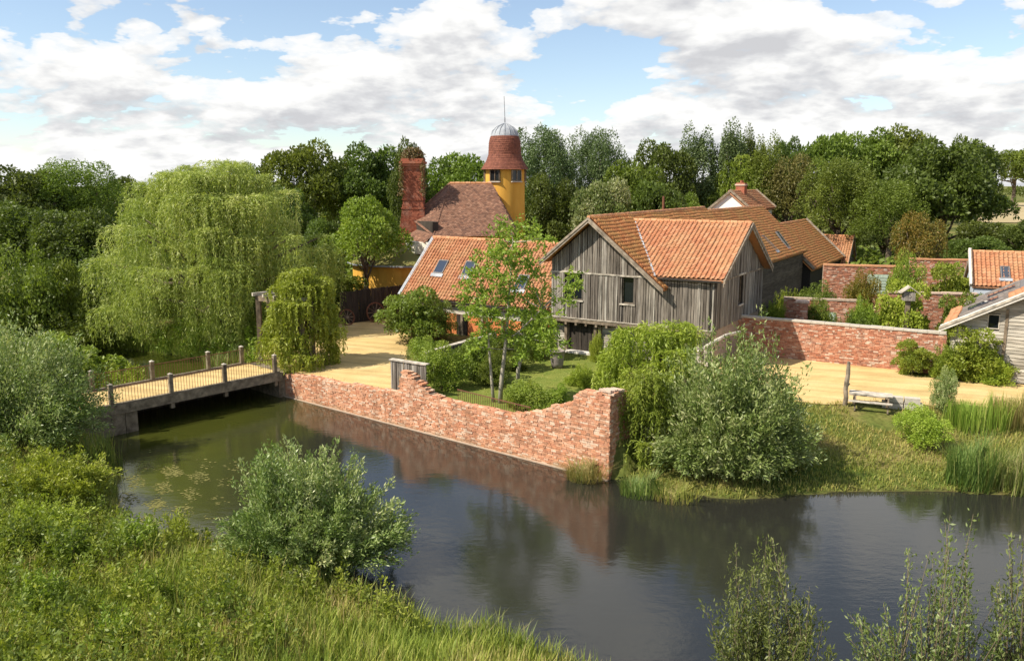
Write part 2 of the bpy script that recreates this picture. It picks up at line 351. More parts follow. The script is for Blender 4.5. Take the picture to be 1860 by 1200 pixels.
# ------------------------------------------------------------------ ground, water, gravel
WATER = -1.5
def xy(px, py, z): p = P(px, py, z); return (float(p[0]), float(p[1]))
WALL0 = np.array(xy(507, 716, WATER)); WALL1 = np.array(xy(1105, 872, WATER))
wd = (WALL1 - WALL0) / np.linalg.norm(WALL1 - WALL0); wn = np.array([-wd[1], wd[0]])   # wn points away from the water
WLEN = float(np.linalg.norm(WALL1 - WALL0)); WROT = math.atan2(wd[1], wd[0])
inset = wn * 0.42
pond = [tuple(WALL0 + inset - wd * 0.3), tuple(WALL1 + inset - wd * 0.2), (4.4, 33.0), (6.2, 31.6), (9.1, 30.6), (12.9, 31.4), (17, 31.6), (21, 31.1), (30, 30.5), (48, 31), (75, 26),
        (75, 8), (30, 11.5), (14, 12.5), (8, 14.0), (4.6, 16.0), xy(1075, 1225, WATER), xy(1010, 1196, WATER), xy(940, 1165, WATER), xy(880, 1140, WATER), xy(835, 1150, WATER), xy(790, 1146, WATER),
        xy(735, 1112, WATER), xy(675, 1094, WATER), xy(632, 1066, WATER), xy(560, 1030, WATER), xy(450, 1000, WATER), xy(340, 985, WATER), xy(245, 985, WATER), xy(215, 940, WATER), xy(205, 880, WATER), (-18.4, 35.5), (-20.6, 38.8), (-22.6, 41.6), (-27, 44.5),
        (-34, 47), (-42, 52), (-40, 60), (-31, 61), (-25, 58.5), (-20.5, 55.0), (-17.0, 52.6), (-14.9, 48.4)]
PV = np.array(pond)
def pond_dist(X, Y):
    """signed distance to the water's edge: negative inside"""
    X = np.asarray(X, float); Y = np.asarray(Y, float); best = np.full(X.shape, 1e9); ins = np.zeros(X.shape, bool)
    for i in range(len(PV)):
        a = PV[i]; b_ = PV[(i + 1) % len(PV)]; e = b_ - a
        t = np.clip(((X - a[0]) * e[0] + (Y - a[1]) * e[1]) / (e @ e), 0, 1)
        best = np.minimum(best, np.hypot(X - a[0] - t * e[0], Y - a[1] - t * e[1]))
        c = ((a[1] > Y) != (b_[1] > Y)) & (X < (b_[0] - a[0]) * (Y - a[1]) / (b_[1] - a[1] + 1e-12) + a[0])
        ins ^= c
    return np.where(ins, -best, best)
def vnoise(X, Y, s, seed=0):
    """smooth pseudo noise from a few sines"""
    r = np.random.RandomState(seed); o = np.zeros_like(np.asarray(X, float))
    for k in range(6):
        a, b_, c = r.uniform(-1, 1, 3) * s * (1 + 0.6 * k); o = o + np.sin(a * X + b_ * Y + c * 9) / (1 + 0.6 * k)
    return o / 3.0
def height(X, Y):
    X = np.asarray(X, float); Y = np.asarray(Y, float)
    d = pond_dist(X, Y)
    along = (X - WALL0[0]) * wd[0] + (Y - WALL0[1]) * wd[1]
    across = (X - WALL0[0]) * wn[0] + (Y - WALL0[1]) * wn[1]
    walled = (along > -2.0) & (along < WLEN + 0.3) & (across > -0.5) & (across < 30)
    right = (X > 3.5) & (Y > 29) & ~walled
    near = (Y < 34) & ~walled & ~right
    wdt = np.where(walled, 0.12, np.where(right, 8.5, np.where(near, 4.5, 3.0)))
    top = np.where(near, -0.35, 0.0)
    s = np.clip(d / wdt, 0, 1); s = np.where(right, s ** 0.8, s * s * (3 - 2 * s))
    z = WATER + (top - WATER) * s
    z = np.where(near, z + np.clip(d - 4.5, 0, 30) * 0.10 + np.clip(vnoise(X, Y, 0.8, 3), -1, 1) * 0.12 * np.clip(d, 0, 1), z)
    rough = np.clip(d - 1.0, 0, 1) * np.clip(vnoise(X, Y, 0.5, 5), -1, 1) * 0.10
    z = np.where(right & (Y < 39), z + rough, z)
    z = np.where(d < 0, WATER - 0.12 - np.minimum(-d * 0.45, 1.2), z)
    far = np.clip((np.hypot(X, Y - 50) - 75) / 120, 0, 1)
    return z - far * 1.2
def axis(lo, hi, step, far_lo, far_hi):
    a = list(np.arange(lo, hi + 1e-6, step)); s = step; x = hi
    while x < far_hi: s *= 1.18; x += s; a.append(x)
    s = step; x = lo; pre = []
    while x > far_lo: s *= 1.18; x -= s; pre.append(x)
    return np.array(pre[::-1] + a)
gx = axis(-34, 34, 0.40, -3500, 3500); gy = axis(15, 60, 0.40, -300, 5000)
GX, GY = np.meshgrid(gx, gy); GZ = height(GX, GY)
nx, ny = len(gx), len(gy)
idx = np.arange(nx * ny).reshape(ny, nx)
Fq = np.stack([idx[:-1, :-1], idx[:-1, 1:], idx[1:, 1:], idx[1:, :-1]], -1).reshape(-1, 4)
me = np_mesh('ground', np.stack([GX, GY, GZ], -1).reshape(-1, 3), Fq, True)
m, t, b = new_mat('meadow_ground'); b.inputs['Roughness'].default_value = 0.95; b.inputs['Specular IOR Level'].default_value = 0.1
ge = N(t, 'ShaderNodeNewGeometry').outputs['Position']
n1 = noise(t, ge, 0.35, 6, 0.62); n2 = noise(t, ge, 4.5, 6, 0.7)
c = ramp_n(t, n1, [(0.34, (0.07, 0.105, 0.02)), (0.5, (0.13, 0.145, 0.035)), (0.66, (0.24, 0.19, 0.075))])
c = mix_n(t, 1.0, c, ramp_n(t, n2, [(0.3, 0.55), (0.7, 1.25)]), 'MULTIPLY')
sz = N(t, 'ShaderNodeSeparateXYZ'); t.links.new(ge, sz.inputs[0])
wet = ramp_n(t, math_n(t, 'ADD', math_n(t, 'MULTIPLY', math_n(t, 'SUBTRACT', sz.outputs[2], -1.62), 2.4), math_n(t, 'MULTIPLY', math_n(t, 'SUBTRACT', n2, 0.5), 0.9)), [(0.0, 0.0), (0.6, 1.0)])
c = mix_n(t, wet, (0.075, 0.055, 0.025), c)
t.links.new(c, b.inputs['Base Color']); bump(t, b, n2, 0.8, 0.08)
tag(link('ground', me, m), kind='structure')

# pond water: one level sheet a little larger than the pond, the banks cut it off
wx = np.linspace(-46, 78, 60); wy = np.linspace(6, 63, 40); WX, WY = np.meshgrid(wx, wy)
iw = np.arange(len(wx) * len(wy)).reshape(len(wy), len(wx))
me = np_mesh('pond_water', np.stack([WX, WY, np.full_like(WX, WATER)], -1).reshape(-1, 3), np.stack([iw[:-1, :-1], iw[:-1, 1:], iw[1:, 1:], iw[1:, :-1]], -1).reshape(-1, 4))
m, t, b = new_mat('pond_water')
ge = N(t, 'ShaderNodeNewGeometry').outputs['Position']
sx = N(t, 'ShaderNodeSeparateXYZ'); t.links.new(ge, sx.inputs[0])
n1 = noise(t, ge, 0.16, 5, 0.6)
# weedy green water by the bridge end, browner along the wall, dark peaty open pond
gf = math_n(t, 'MULTIPLY', math_n(t, 'SUBTRACT', -8.5, sx.outputs[0]), 0.14)
gf = math_n(t, 'ADD', gf, math_n(t, 'MULTIPLY', math_n(t, 'SUBTRACT', n1, 0.5), 1.3), True)
c = mix_n(t, gf, (0.021, 0.021, 0.017), (0.044, 0.050, 0.009))
t.links.new(c, b.inputs['Base Color']); b.inputs['Roughness'].default_value = 0.035; b.inputs['IOR'].default_value = 1.50
b.inputs['Specular IOR Level'].default_value = 0.72
r1 = noise(t, ge, 1.6, 3, 0.5, (1.0, 2.2, 1)); r2 = noise(t, ge, 9.0, 4, 0.6, (1.0, 1.7, 1))
bump(t, b, math_n(t, 'ADD', r1, math_n(t, 'MULTIPLY', r2, 0.35)), 0.11, 0.05)
tag(link('pond_water', me, m), kind='structure')

def flat_poly(name, pts, z, mat, jit=0.0, seed=1):
    """flat sheet with an irregular edge"""
    r = random.Random(seed); out = []
    if 'gravel' in name: GEDGE.append(pts)
    for i, (a0, a1) in enumerate(pts):
        b0, b1 = pts[(i + 1) % len(pts)]; n_ = max(1, int(math.hypot(b0 - a0, b1 - a1) / 0.5)) if jit else 1
        for k in range(n_):
            q = k / n_; out.append((a0 + (b0 - a0) * q + r.uniform(-jit, jit), a1 + (b1 - a1) * q + r.uniform(-jit, jit), z))
    me = bpy.data.meshes.new(name); me.from_pydata(out, [], [tuple(range(len(out)))]); me.update()
    return tag(link(name, me, mat), kind='structure')
m, t, b = new_mat('sandy_gravel'); b.inputs['Roughness'].default_value = 0.95; b.inputs['Specular IOR Level'].default_value = 0.1
ge = N(t, 'ShaderNodeNewGeometry').outputs['Position']
n1 = noise(t, ge, 30.0, 5, 0.75); n2 = noise(t, ge, 0.45, 5, 0.6, (1, 1.5, 1))
c = ramp_n(t, n2, [(0.3, (0.50, 0.35, 0.15)), (0.5, (0.62, 0.45, 0.205)), (0.7, (0.67, 0.50, 0.25))])
c = mix_n(t, 1.0, c, ramp_n(t, n1, [(0.3, 0.66), (0.65, 1.14)]), 'MULTIPLY')
rt = N(t, 'ShaderNodeMapping'); rt.inputs['Rotation'].default_value = (0, 0, R(20)); t.links.new(ge, rt.inputs[0])
trk = noise(t, rt.outputs[0], 1.0, 3, 0.5, (0.10, 1.7, 1)); c = mix_n(t, 1.0, c, ramp_n(t, trk, [(0.40, 0.84), (0.5, 1.0), (0.62, 1.05)]), 'MULTIPLY')
wz = noise(t, ge, 1.4, 6, 0.7); c = mix_n(t, math_n(t, 'MULTIPLY', ramp_n(t, wz, [(0.60, 0.0), (0.72, 1.0)]), 0.55), c, (0.26, 0.22, 0.08))
t.links.new(c, b.inputs['Base Color']); bump(t, b, n1, 0.6, 0.03); M['gravel'] = m
GEDGE = []
e0 = WALL0 + wn * 0.35
flat_poly('courtyard_gravel', [tuple(e0 - wd * 0.2), tuple(e0 + wd * 10.6), (-5.6, 44.0), (-7.0, 52.0), (-7.5, 57.5), (-8.2, 61.5), (-7.8, 69), (-13.4, 66.2), (-15.5, 58), (-16.6, 52.2)], 0.012, M['gravel'], 0.05)
flat_poly('gravel_drive', [(9, 43.6), xy(1500, 735, 0), xy(1600, 729, 0), xy(1720, 738, 0), xy(1860, 741, 0), (60, 35), (60, 42), xy(1860, 695, 0), xy(1750, 690, 0), xy(1660, 684, 0), xy(1640, 669, 0), (24, 48.6), (14, 54)], 0.014, M['gravel'], 0.10, 4)
m = mat_plain('mown_lawn', (0.20, 0.21, 0.05), (0.10, 0.145, 0.025), 1.1, 0.95, 0.1)
flat_poly('courtyard_lawn', [tuple(e0 + wd * 11.2), tuple(e0 + wd * (WLEN - 0.2)), (8.5, 38), (9.5, 47), (3.4, 52.0), (-2.0, 50.3), (-5.0, 44.3)], 0.010, m, 0.05, 5)
m = mat_plain('dry_stubble', (0.42, 0.34, 0.20), (0.30, 0.24, 0.13), 0.05, 0.95, 0.1)
flat_poly('stubble_field', [(150, 262), (300, 240), (420, 520), (300, 560)], -1.0, m)

# ------------------------------------------------------------------ roofs and walls
TW, TG = 0.29, 0.31            # pantile cover width and gauge
def pantile_arrays():
    """S-profile tile: x across (0..TW), y up the slope, z off the slope; open underneath, lip at the lower end"""
    us = [0.0, 0.06, 0.13, 0.185, 0.225, 0.27, 0.315]; zs = [0.055, 0.010, 0.0, 0.025, 0.078, 0.09, 0.06]
    L = TG + 0.06; V = []; F = []
    for u, z in zip(us, zs): V.append((u, 0.0, z + 0.030))
    for u, z in zip(us, zs): V.append((u, L, z))
    for u, z in zip(us, zs): V.append((u, 0.0, z + 0.002))
    n = len(us)
    for i in range(n - 1):
        F.append((i, i + 1, n + i + 1, n + i)); F.append((i + 1, i, 2 * n + i, 2 * n + i + 1))
    return np.array(V, float), np.array(F, int)
TV, TF = pantile_arrays()
tile_me = None
def frame(o, u, v):
    """matrix of a roof plane: origin, across dir, up-slope dir"""
    o = Vector(o); u = Vector(u).normalized(); v = Vector(v).normalized(); n = u.cross(v).normalized(); v = n.cross(u)
    return Matrix(((u.x, v.x, n.x, o.x), (u.y, v.y, n.y, o.y), (u.z, v.z, n.z, o.z), (0, 0, 0, 1)))
def pantiles(parent, o, u, v, width, length, keep=None, mat='tile_i', single=False, seed=0, sx=1.0):
    global tile_me
    r = random.Random(seed); mt = frame(o, u, v); tw = TW * sx; tg = TG * sx
    nc = int(round(width / tw)); nr = int(round(length / tg)); sw = width / nc / TW; sg = length / nr / TG; VV = []; k = 0; count = 0
    for i in range(nc):
        for j in range(nr):
            cx_, cy_ = (i + 0.5) * width / nc, (j + 0.5) * length / nr
            if keep and not keep(mt @ Vector((cx_, cy_, 0))): continue
            loc = Matrix.Translation((i * width / nc + r.uniform(-.008, .008), j * length / nr + r.uniform(-.016, .016) + .03 * math.sin(i * .35 + seed), r.uniform(0, .014) + .016 + .016 * math.sin(i * .41 + j * .23 + seed))) @ Matrix.Rotation(r.uniform(-.02, .02), 4, 'Z') @ Matrix.Diagonal((sw, sg, 1.15 * sx, 1))
            if single and count < 300:
                if tile_me is None:
                    tile_me = bpy.data.meshes.new('pantile'); tile_me.from_pydata([tuple(q) for q in TV], [], [tuple(map(int, q)) for q in TF]); tile_me.update(); tile_me.materials.append(M['tile'])
                ob = bpy.data.objects.new('pantile', tile_me); C.objects.link(ob); ob.parent = parent; ob.matrix_local = mt @ loc; count += 1
            else:
                mm = np.array(mt @ loc); VV.append(TV @ mm[:3, :3].T + mm[:3, 3])
    if VV:
        k = len(VV); V = np.concatenate(VV); F = (TF[None] + (np.arange(k) * len(TV))[:, None, None]).reshape(-1, 4)
        ob = link('pantiles', np_mesh('pantiles', V, F), M[mat], parent); ob['kind'] = 'stuff'
def ridge_tiles(parent, p, q, mat='ridge', rad=0.13, name='ridge_tiles'):
    p = Vector(p); q = Vector(q); n = max(2, int((q - p).length / 0.45)); m_ = MB()
    for i in range(n):
        a = p.lerp(q, i / n); b_ = p.lerp(q, (i + 0.93) / n); up = (i % 2) * 0.012
        m_.tube([a + Vector((0, 0, up)), b_ + Vector((0, 0, up))], rad, 8)
    return m_.build(name, M[mat], parent)
def flat_tiles(parent, o, u, v, width, length, mat, keep=None, tw=0.2, tg=0.16, seed=0, name='clay_tiles'):
    """small plain clay tiles: thin boxes joined into one part"""
    r = random.Random(seed); mt = frame(o, u, v); m_ = MB(); nc = int(width / tw); nr = int(length / tg)
    for j in range(nr):
        off = (j % 2) * tw * 0.5
        for i in range(-1, nc + 1):
            x0 = i * tw + off
            if keep and not keep(mt @ Vector((x0 + tw / 2, (j + .5) * tg, 0))): continue
            z = r.uniform(0.015, 0.04)
            V = [mt @ Vector(q) for q in ((x0 + .006, j * tg, z), (x0 + tw - .006, j * tg, z), (x0 + tw - .006, (j + 1.25) * tg, 0.002), (x0 + .006, (j + 1.25) * tg, 0.002), (x0 + .006, j * tg, -.005), (x0 + tw - .006, j * tg, -.005))]
            m_.add(V, [(0, 1, 2, 3), (4, 5, 1, 0)])
    ob = m_.build(name, M[mat], parent); ob['kind'] = 'stuff'; return ob

def board(m_, r, x0, x1, zb, zt0, zt1, y, th=0.035, axis='y'):
    """waney-edged upright board in the plane y (axis y) or x (axis x); top may slope"""
    def at(x, z, d): return (x, y - d, z) if axis == 'y' else (y + d, x, z)
    k = 4; L = []; Rr = []
    for i in range(k + 1):
        q = i / k; j = 0.004 if i in (0, k) else 0.016
        L.append((x0 + r.uniform(-j, j), zb + (zt0 - zb) * q)); Rr.append((x1 + r.uniform(-j, j), zb + (zt1 - zb) * q))
    d = th + r.uniform(0, 0.055); V = []
    for (a, za), (b_, zb_) in zip(L, Rr): V += [at(a, za, d), at(b_, zb_, d + r.uniform(-.008, .008)), at(a, za, 0.0), at(b_, zb_, 0.0)]
    F = []
    for i in range(k):
        o = i * 4; p = o + 4
        F += [(o, o + 1, p + 1, p), (o + 2, o, p, p + 2), (o + 1, o + 3, p + 3, p + 1)]
    F += [(0, 2, 3, 1), (4 * k, 4 * k + 1, 4 * k + 3, 4 * k + 2)]
    if axis == 'x': F = [f[::-1] for f in F]
    return m_.add(V, F)
def board_row(parent, r, x0, x1, zb, ztop, y, axis='y', holes=(), wlo=0.12, whi=0.24, mat='board', name='board', jit=0.05):
    """upright boards, each an object; ztop(x) is the upper edge; holes cut boards in two"""
    x = x0
    while x < x1 - 0.05:
        wv = min(r.uniform(wlo, whi), x1 - x); a, c_ = x + 0.006, x + wv - r.uniform(0.010, 0.034)
        segs = [(zb - r.uniform(0, jit), ztop(a), ztop(c_))]
        for h in holes:
            if a < h[1] - 0.03 and c_ > h[0] + 0.03:
                if c_ - a > 0 and (a < h[0] or c_ > h[1]):        # board straddles the jamb: trim it
                    if a < h[0]: c_ = max(a + 0.04, h[0] - 0.004)
                    else: a = min(c_ - 0.04, h[1] + 0.004)
                else:
                    segs = [(segs[0][0], h[2], h[2])] + ([(h[3], segs[0][1], segs[0][2])] if ztop(a) > h[3] + 0.1 else [])
        for s_ in segs: board(MB_ := MB(), r, a, c_, s_[0], s_[1], s_[2], y, 0.03, axis); MB_.build(name, M[mat], parent)
        x += wv
def window(parent, x0, x1, z0, z1, y, depth=0.16, mull=1, frame_mat='beam', axis='y', sill=True):
    """frame, pane, lintel and sill set in an opening in plane y (outside is -y, or +x for axis x)"""
    def bx(m_, a, b_, c_, d, e, f):
        if axis == 'y': m_.box(a, b_, y + c_, y + d, e, f)
        else: m_.box(y - d, y - c_, a, b_, e, f)
        return m_
    wi = empty('window', (0, 0, 0)); wi.parent = parent
    bx(MB(), x0 + .02, x1 - .02, depth, depth + .02, z0 + .02, z1 - .02).build('pane', M['glass'], wi)
    fr = MB(); e = 0.055
    bx(fr, x0, x0 + e, depth - .05, depth + .03, z0, z1); bx(fr, x1 - e, x1, depth - .05, depth + .03, z0, z1)
    bx(fr, x0 + e, x1 - e, depth - .05, depth + .03, z1 - e, z1); bx(fr, x0 + e, x1 - e, depth - .05, depth + .03, z0, z0 + e)
    for i in range(mull):
        xm = x0 + (x1 - x0) * (i + 1) / (mull + 1); bx(fr, xm - .02, xm + .02, depth - .04, depth + .025, z0 + e, z1 - e)
    fr.build('window_frame', M[frame_mat], wi)
    if sill:
        bx(MB(), x0 - .12, x1 + .12, -.12, .0, z0 - .1, z0 - .005).build('sill', M['pale_wood'], wi)
        bx(MB(), x0 - .2, x1 + .2, -.11, .0, z1 + .005, z1 + .12).build('lintel', M['pale_wood'], wi)
    return wi
def laths(parent, r, x0, x1, z0, z1, y, axis='y', h=0.16, name='weatherboard', mat='board_h', holes=()):
    z = z0
    while z < z1 - 0.02:
        hh = min(h * r.uniform(0.85, 1.15), z1 - z); spans = [(x0, x1)]
        for q in holes:
            if z < q[3] and z + hh > q[2]: spans = [(a, min(b_, q[0])) for a, b_ in spans if a < q[0]] + [(max(a, q[1]), b_) for a, b_ in spans if b_ > q[1]]
        for a, b_ in spans:
            if b_ - a < .05: continue
            m_ = MB(); t0 = r.uniform(0.03, 0.05)
            poly = [(0.0, z), (-t0, z), (-0.012, z + hh + .01), (0.0, z + hh + .01)]
            if axis == 'y': m_.prism([(y + p, q) for p, q in poly], a, b_, 'x')
            else: m_.prism([(y - p, q) for p, q in poly], a, b_, 'y')
            m_.build(name, M[mat], parent)
        z += hh
def brick_face(m_, r, x0, x1, zb, ztop, y, bl=0.27, bh=0.095, side=-1, axis='y', gap=0.012, holes=()):
    """coursed bricks standing proud of a core in the plane y; ztop(x) upper edge"""
    def at(a, d, z): return (a, y + side * d, z) if axis == 'y' else (y + side * d, a, z)
    j = 0; z = zb; zmax = max(ztop(x0 + (x1 - x0) * i / 60) for i in range(61))
    while z < zmax:
        x = x0 - (j % 2) * bl * 0.5 - r.uniform(0, .05)
        while x < x1:
            L = bl * r.choice((1.0, 1.0, 0.5, 1.1)) * r.uniform(0.9, 1.08); a, b_ = max(x, x0), min(x + L - gap, x1); x += L
            if b_ - a < 0.04: continue
            c_ = (a + b_) / 2
            if z + bh * 0.5 > ztop(c_): continue
            if any(q[0] < c_ < q[1] and q[2] < z + bh / 2 < q[3] for q in holes): continue
            d = r.uniform(0.002, 0.042); dz = r.uniform(-.006, .006)
            z0, z1 = z + dz, z + bh - gap + dz
            V = [at(a, d, z0), at(b_, d, z0), at(b_, d, z1), at(a, d, z1), at(a, -.02, z0), at(b_, -.02, z0), at(b_, -.02, z1), at(a, -.02, z1)]
            F = [(0, 1, 2, 3), (3, 2, 6, 7), (1, 5, 6, 2), (4, 0, 3, 7), (4, 5, 1, 0)]
            if (side > 0) == (axis == 'y'): F = [f[::-1] for f in F]
            m_.add(V, F)
        z += bh; j += 1
    return m_

# ------------------------------------------------------------------ the timber barn with its cross wing
BROT = -R(31.8)
rr = random.Random(11)
barn = empty('timber_barn', (2.87, 53.16, 0), BROT)
tag(barn, 'grey weatherboarded barn with jettied upper floor, two gables and orange pantile roof', 'barn')
RX, RZ, SL = 2.72, 8.95, 0.82                 # main ridge
XL, XR = -0.25, 10.8                          # facade ends
WY, WRZ, WEZ, WD = 5.2, 8.55, 5.45, 10.5      # cross wing: ridge y, ridge z, eave z, depth
WSL = (WRZ - WEZ) / (WY + 0.25)
def main_z(x): return RZ - SL * abs(x - RX)
J0 = 2.35                                     # jetty level
h1 = (0.74, 2.02, 3.57, 5.33); h2 = (4.8, 5.63, 3.59, 5.28)
m_ = MB(); wall_boxes(m_, XL, XR, J0, 5.36, 0.0, 0.25, [h1, h2])
m_.prism([(XL, 5.36), (7.05, 5.36), (RX, RZ - 0.32), (XL, main_z(XL) - 0.32)], 0.0, 0.25)
m_.build('front_wall', M['dark'], barn)
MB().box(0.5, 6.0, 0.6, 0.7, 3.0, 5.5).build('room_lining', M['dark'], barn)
board_row(barn, rr, XL, XR, J0 + 0.02, lambda x: 5.30 if x < 7.15 else 5.42, 0.0, holes=[h1, h2])
board_row(barn, rr, XL + .02, 7.1, 5.40, lambda x: main_z(x) - 0.36, 0.0)
MB().box(XL - .05, 7.15, -0.09, -0.0, 5.30, 5.40).build('rail', M['pale_wood'], barn)
window(barn, *h1, 0.0); window(barn, *h2, 0.0, mull=0)
MB().box(XL - 0.1, XR + .02, -0.12, 0.35, J0 - 0.27, J0 - .02).build('jetty_beam', M['beam'], barn)
MB().box(XL - 0.15, XR + .06, -0.16, 0.0, J0 - 0.018, J0 + .03).build('jetty_board', M['pale_wood'], barn)
for k in range(15):
    x = XL + 0.3 + k * 0.74; MB().box(x, x + .14, -0.10, 0.3, J0 - 0.46, J0 - .28).build('joist', M['beam'], barn)
# ground floor, set back
gh = (0.85, 2.75, 0.0, 2.0)
m_ = MB(); wall_boxes(m_, XL, XR - .1, -0.2, J0 - .28, 0.42, 0.66, [gh]); m_.build('ground_wall', M['mortar'], barn)
laths(barn, rr, 3.3, XR - .15, 0.05, J0 - 0.48, 0.42, h=0.15)
laths(barn, rr, XL, 0.6, 0.05, J0 - 0.48, 0.42, h=0.15)
for x in (0.62, 2.78, 3.1): MB().box(x, x + .2, 0.20, 0.44, -0.1, J0 - .28).build('post', M['beam'], barn)
for i in range(8):
    x = 0.86 + i * 0.235; board(q := MB(), rr, x, x + .225, 0.1, 1.98, 1.98, 0.50); q.build('door_board', M['dark_wood'], barn)
MB().box(0.8, 2.9, -0.15, 0.42, -0.05, 0.13).build('doorstep', M['whitewood'], barn)
# right gable end of the wing
gwin = (4.75, 5.75, 3.35, 5.25)
m_ = MB()
for a, b_, c_, d in ((0.26, gwin[0], J0, 5.3), (gwin[1], WD, J0, 5.3), (gwin[0], gwin[1], J0, gwin[2]), (gwin[0], gwin[1], gwin[3], 5.3)):
    m_.box(XR - .25, XR - .002, a, b_, c_, d)
m_.prism([(0.0, 5.3), (WD, 5.3), (WY, WRZ - .3)], XR - .25, XR - .002, 'x'); m_.build('gable_wall', M['dark'], barn)
board_row(barn, rr, 0.03, WD, J0 + .02, lambda y: 5.22, XR, axis='x', holes=[gwin])
board_row(barn, rr, 0.03, WD, 5.32, lambda y: max(5.4, WRZ - 0.34 - WSL * abs(y - WY)), XR, axis='x')
MB().box(XR + .001, XR + .085, 0.0, WD, 5.22, 5.32).build('rail', M['beam'], barn)
window(barn, *gwin, XR, axis='x', mull=1)
MB().box(XR - .02, XR + .11, -.11, .06, J0 - .2, 5.4).build('corner_post', M['dark_wood'], barn)
MB().box(XR - .4, XR - .15, .6, WD, -.2, J0).build('lower_gable_wall', M['mortar'], barn)
# roofs
y0, y1 = -0.72, 21.5
xe = 7.85
roof = MB().slab((xe, y0, main_z(xe) - .04), (xe, y1, main_z(xe) - .04), (RX, y1, RZ - .04), (RX, y0, RZ - .04), 0.12).slab((RX, y0, RZ - .04), (RX, y1, RZ - .04), (-.8, y1, main_z(-.8) - .04), (-.8, y0, main_z(-.8) - .04), 0.12).build('main_roof', M['tile_moss'], barn)
def above_wing(p):      # leave out main-roof tiles that the wing roof covers
    if p.y < -0.25: return True
    wz = WRZ - WSL * abs(p.y - WY)
    return p.z > wz - 0.12 or p.y > 2 * WY + 0.9
sl_len = math.hypot(xe - RX, (xe - RX) * SL)
pantiles(roof, (xe, y0, main_z(xe)), (0, 1, 0), (-1, 0, SL), y1 - y0, sl_len, above_wing, 'tile_moss', seed=3)
ridge_tiles(roof, (RX, y0, RZ + .02), (RX, y1, RZ + .10), 'ridge', .12)
for x_, n_ in ((xe, 'barge_board'), (-.8, 'barge_board')):
    q = MB(); zz = main_z(x_)
    a = Vector((RX, y0 - .05, RZ - .02)); c_ = Vector((x_, y0 - .05, zz - .02))
    for off, hgt in ((0.0, 0.34), (0.05, 0.17)):
        q.add([a + Vector((0, -off, .05)), c_ + Vector((0, -off, .05)), c_ + Vector((0, -off, .05 - hgt)), a + Vector((0, -off, .05 - hgt)),
               a + Vector((0, .045 - off, .05)), c_ + Vector((0, .045 - off, .05)), c_ + Vector((0, .045 - off, .05 - hgt)), a + Vector((0, .045 - off, .05 - hgt))],
              [(0, 1, 2, 3), (7, 6, 5, 4), (0, 4, 5, 1), (1, 5, 6, 2), (2, 6, 7, 3), (3, 7, 4, 0)])
    q.build(n_, M['barge'], barn)
vx = lambda y: RX + (RZ - (WRZ - WSL * abs(y - WY))) / SL          # valley line
WX = XR + 0.55
wing = MB().slab((vx(-.25) - .3, -.25, WEZ - .04), (WX, -.25, WEZ - .04), (WX, WY, WRZ - .04), (RX + .2, WY, WRZ - .04), .12).slab((RX + .2, WY, WRZ - .04), (WX, WY, WRZ - .04), (WX, WD + .4, WRZ - WSL * (WD + .4 - WY) - .04), (7.0, WD + .4, WRZ - WSL * (WD + .4 - WY) - .04), .12).build('wing_roof', M['tile_i'], barn)
wl = math.hypot(WY + .25, WRZ - WEZ)
pantiles(wing, (vx(WY) - .1, -.25, WEZ), (1, 0, 0), (0, 1, WSL), WX - vx(WY) + .1, wl, lambda p: p.x > vx(p.y) + .05, 'tile_i', single=True, seed=5)
pantiles(wing, (WX, WD + .4, WRZ - WSL * (WD + .4 - WY)), (-1, 0, 0), (0, -1, WSL), WX - 7.2, math.hypot(WD + .4 - WY, WSL * (WD + .4 - WY)), None, 'tile_i', seed=6)
ridge_tiles(wing, (vx(WY) - .05, WY, WRZ + .04), (WX, WY, WRZ + .03), 'ridge', .13)
MB().slab((vx(-.3) - .16, -.32, WEZ + .06), (vx(-.3) + .16, -.32, WEZ + .06), (vx(WY) + .14, WY, WRZ + .10), (vx(WY) - .18, WY, WRZ + .10), .05).build('lead_valley', M['lead'], wing)
MB().beam((vx(-.25), -.34, WEZ - .09), (WX - .1, -.34, WEZ - .09), .12, .10).build('gutter', M['dark'], barn)
for yb in (-.32, WD + .4):
    zz = WRZ - WSL * abs(yb - WY); q = MB()
    for off, hgt in ((0.0, 0.40), (0.05, 0.2)):
        a = Vector((WX + .02 + off, WY, WRZ + .06)); c_ = Vector((WX + .02 + off, yb, zz + .06)); e_ = Vector((.045, 0, 0)); dn = Vector((0, 0, -hgt))
        q.add([a, c_, c_ + dn, a + dn, a + e_, c_ + e_, c_ + e_ + dn, a + e_ + dn], [(0, 1, 2, 3), (7, 6, 5, 4), (0, 4, 5, 1), (1, 5, 6, 2), (2, 6, 7, 3), (3, 7, 4, 0)])
    q.build('barge_board', M['barge'], barn)
m_ = MB(); m_.box(6.9, 7.15, WD + .3, y1, 0, 4.9); m_.box(-.3, -.05, 0.3, y1, 0, 6.2); m_.build('side_wall', M['board_i'], barn)
MB().tube([(XR - .25, -.14, 5.3), (XR - .25, -.10, 2.4), (XR - .3, .3, 2.0), (XR - .3, .34, .05)], .045, 7).build('downpipe', M['dark'], barn)
MB().tube([(RX - .6, 13.5, 8.2), (RX - .6, 13.5, 10.1)], .09, 8).build('flue_pipe', M['rust'], barn)

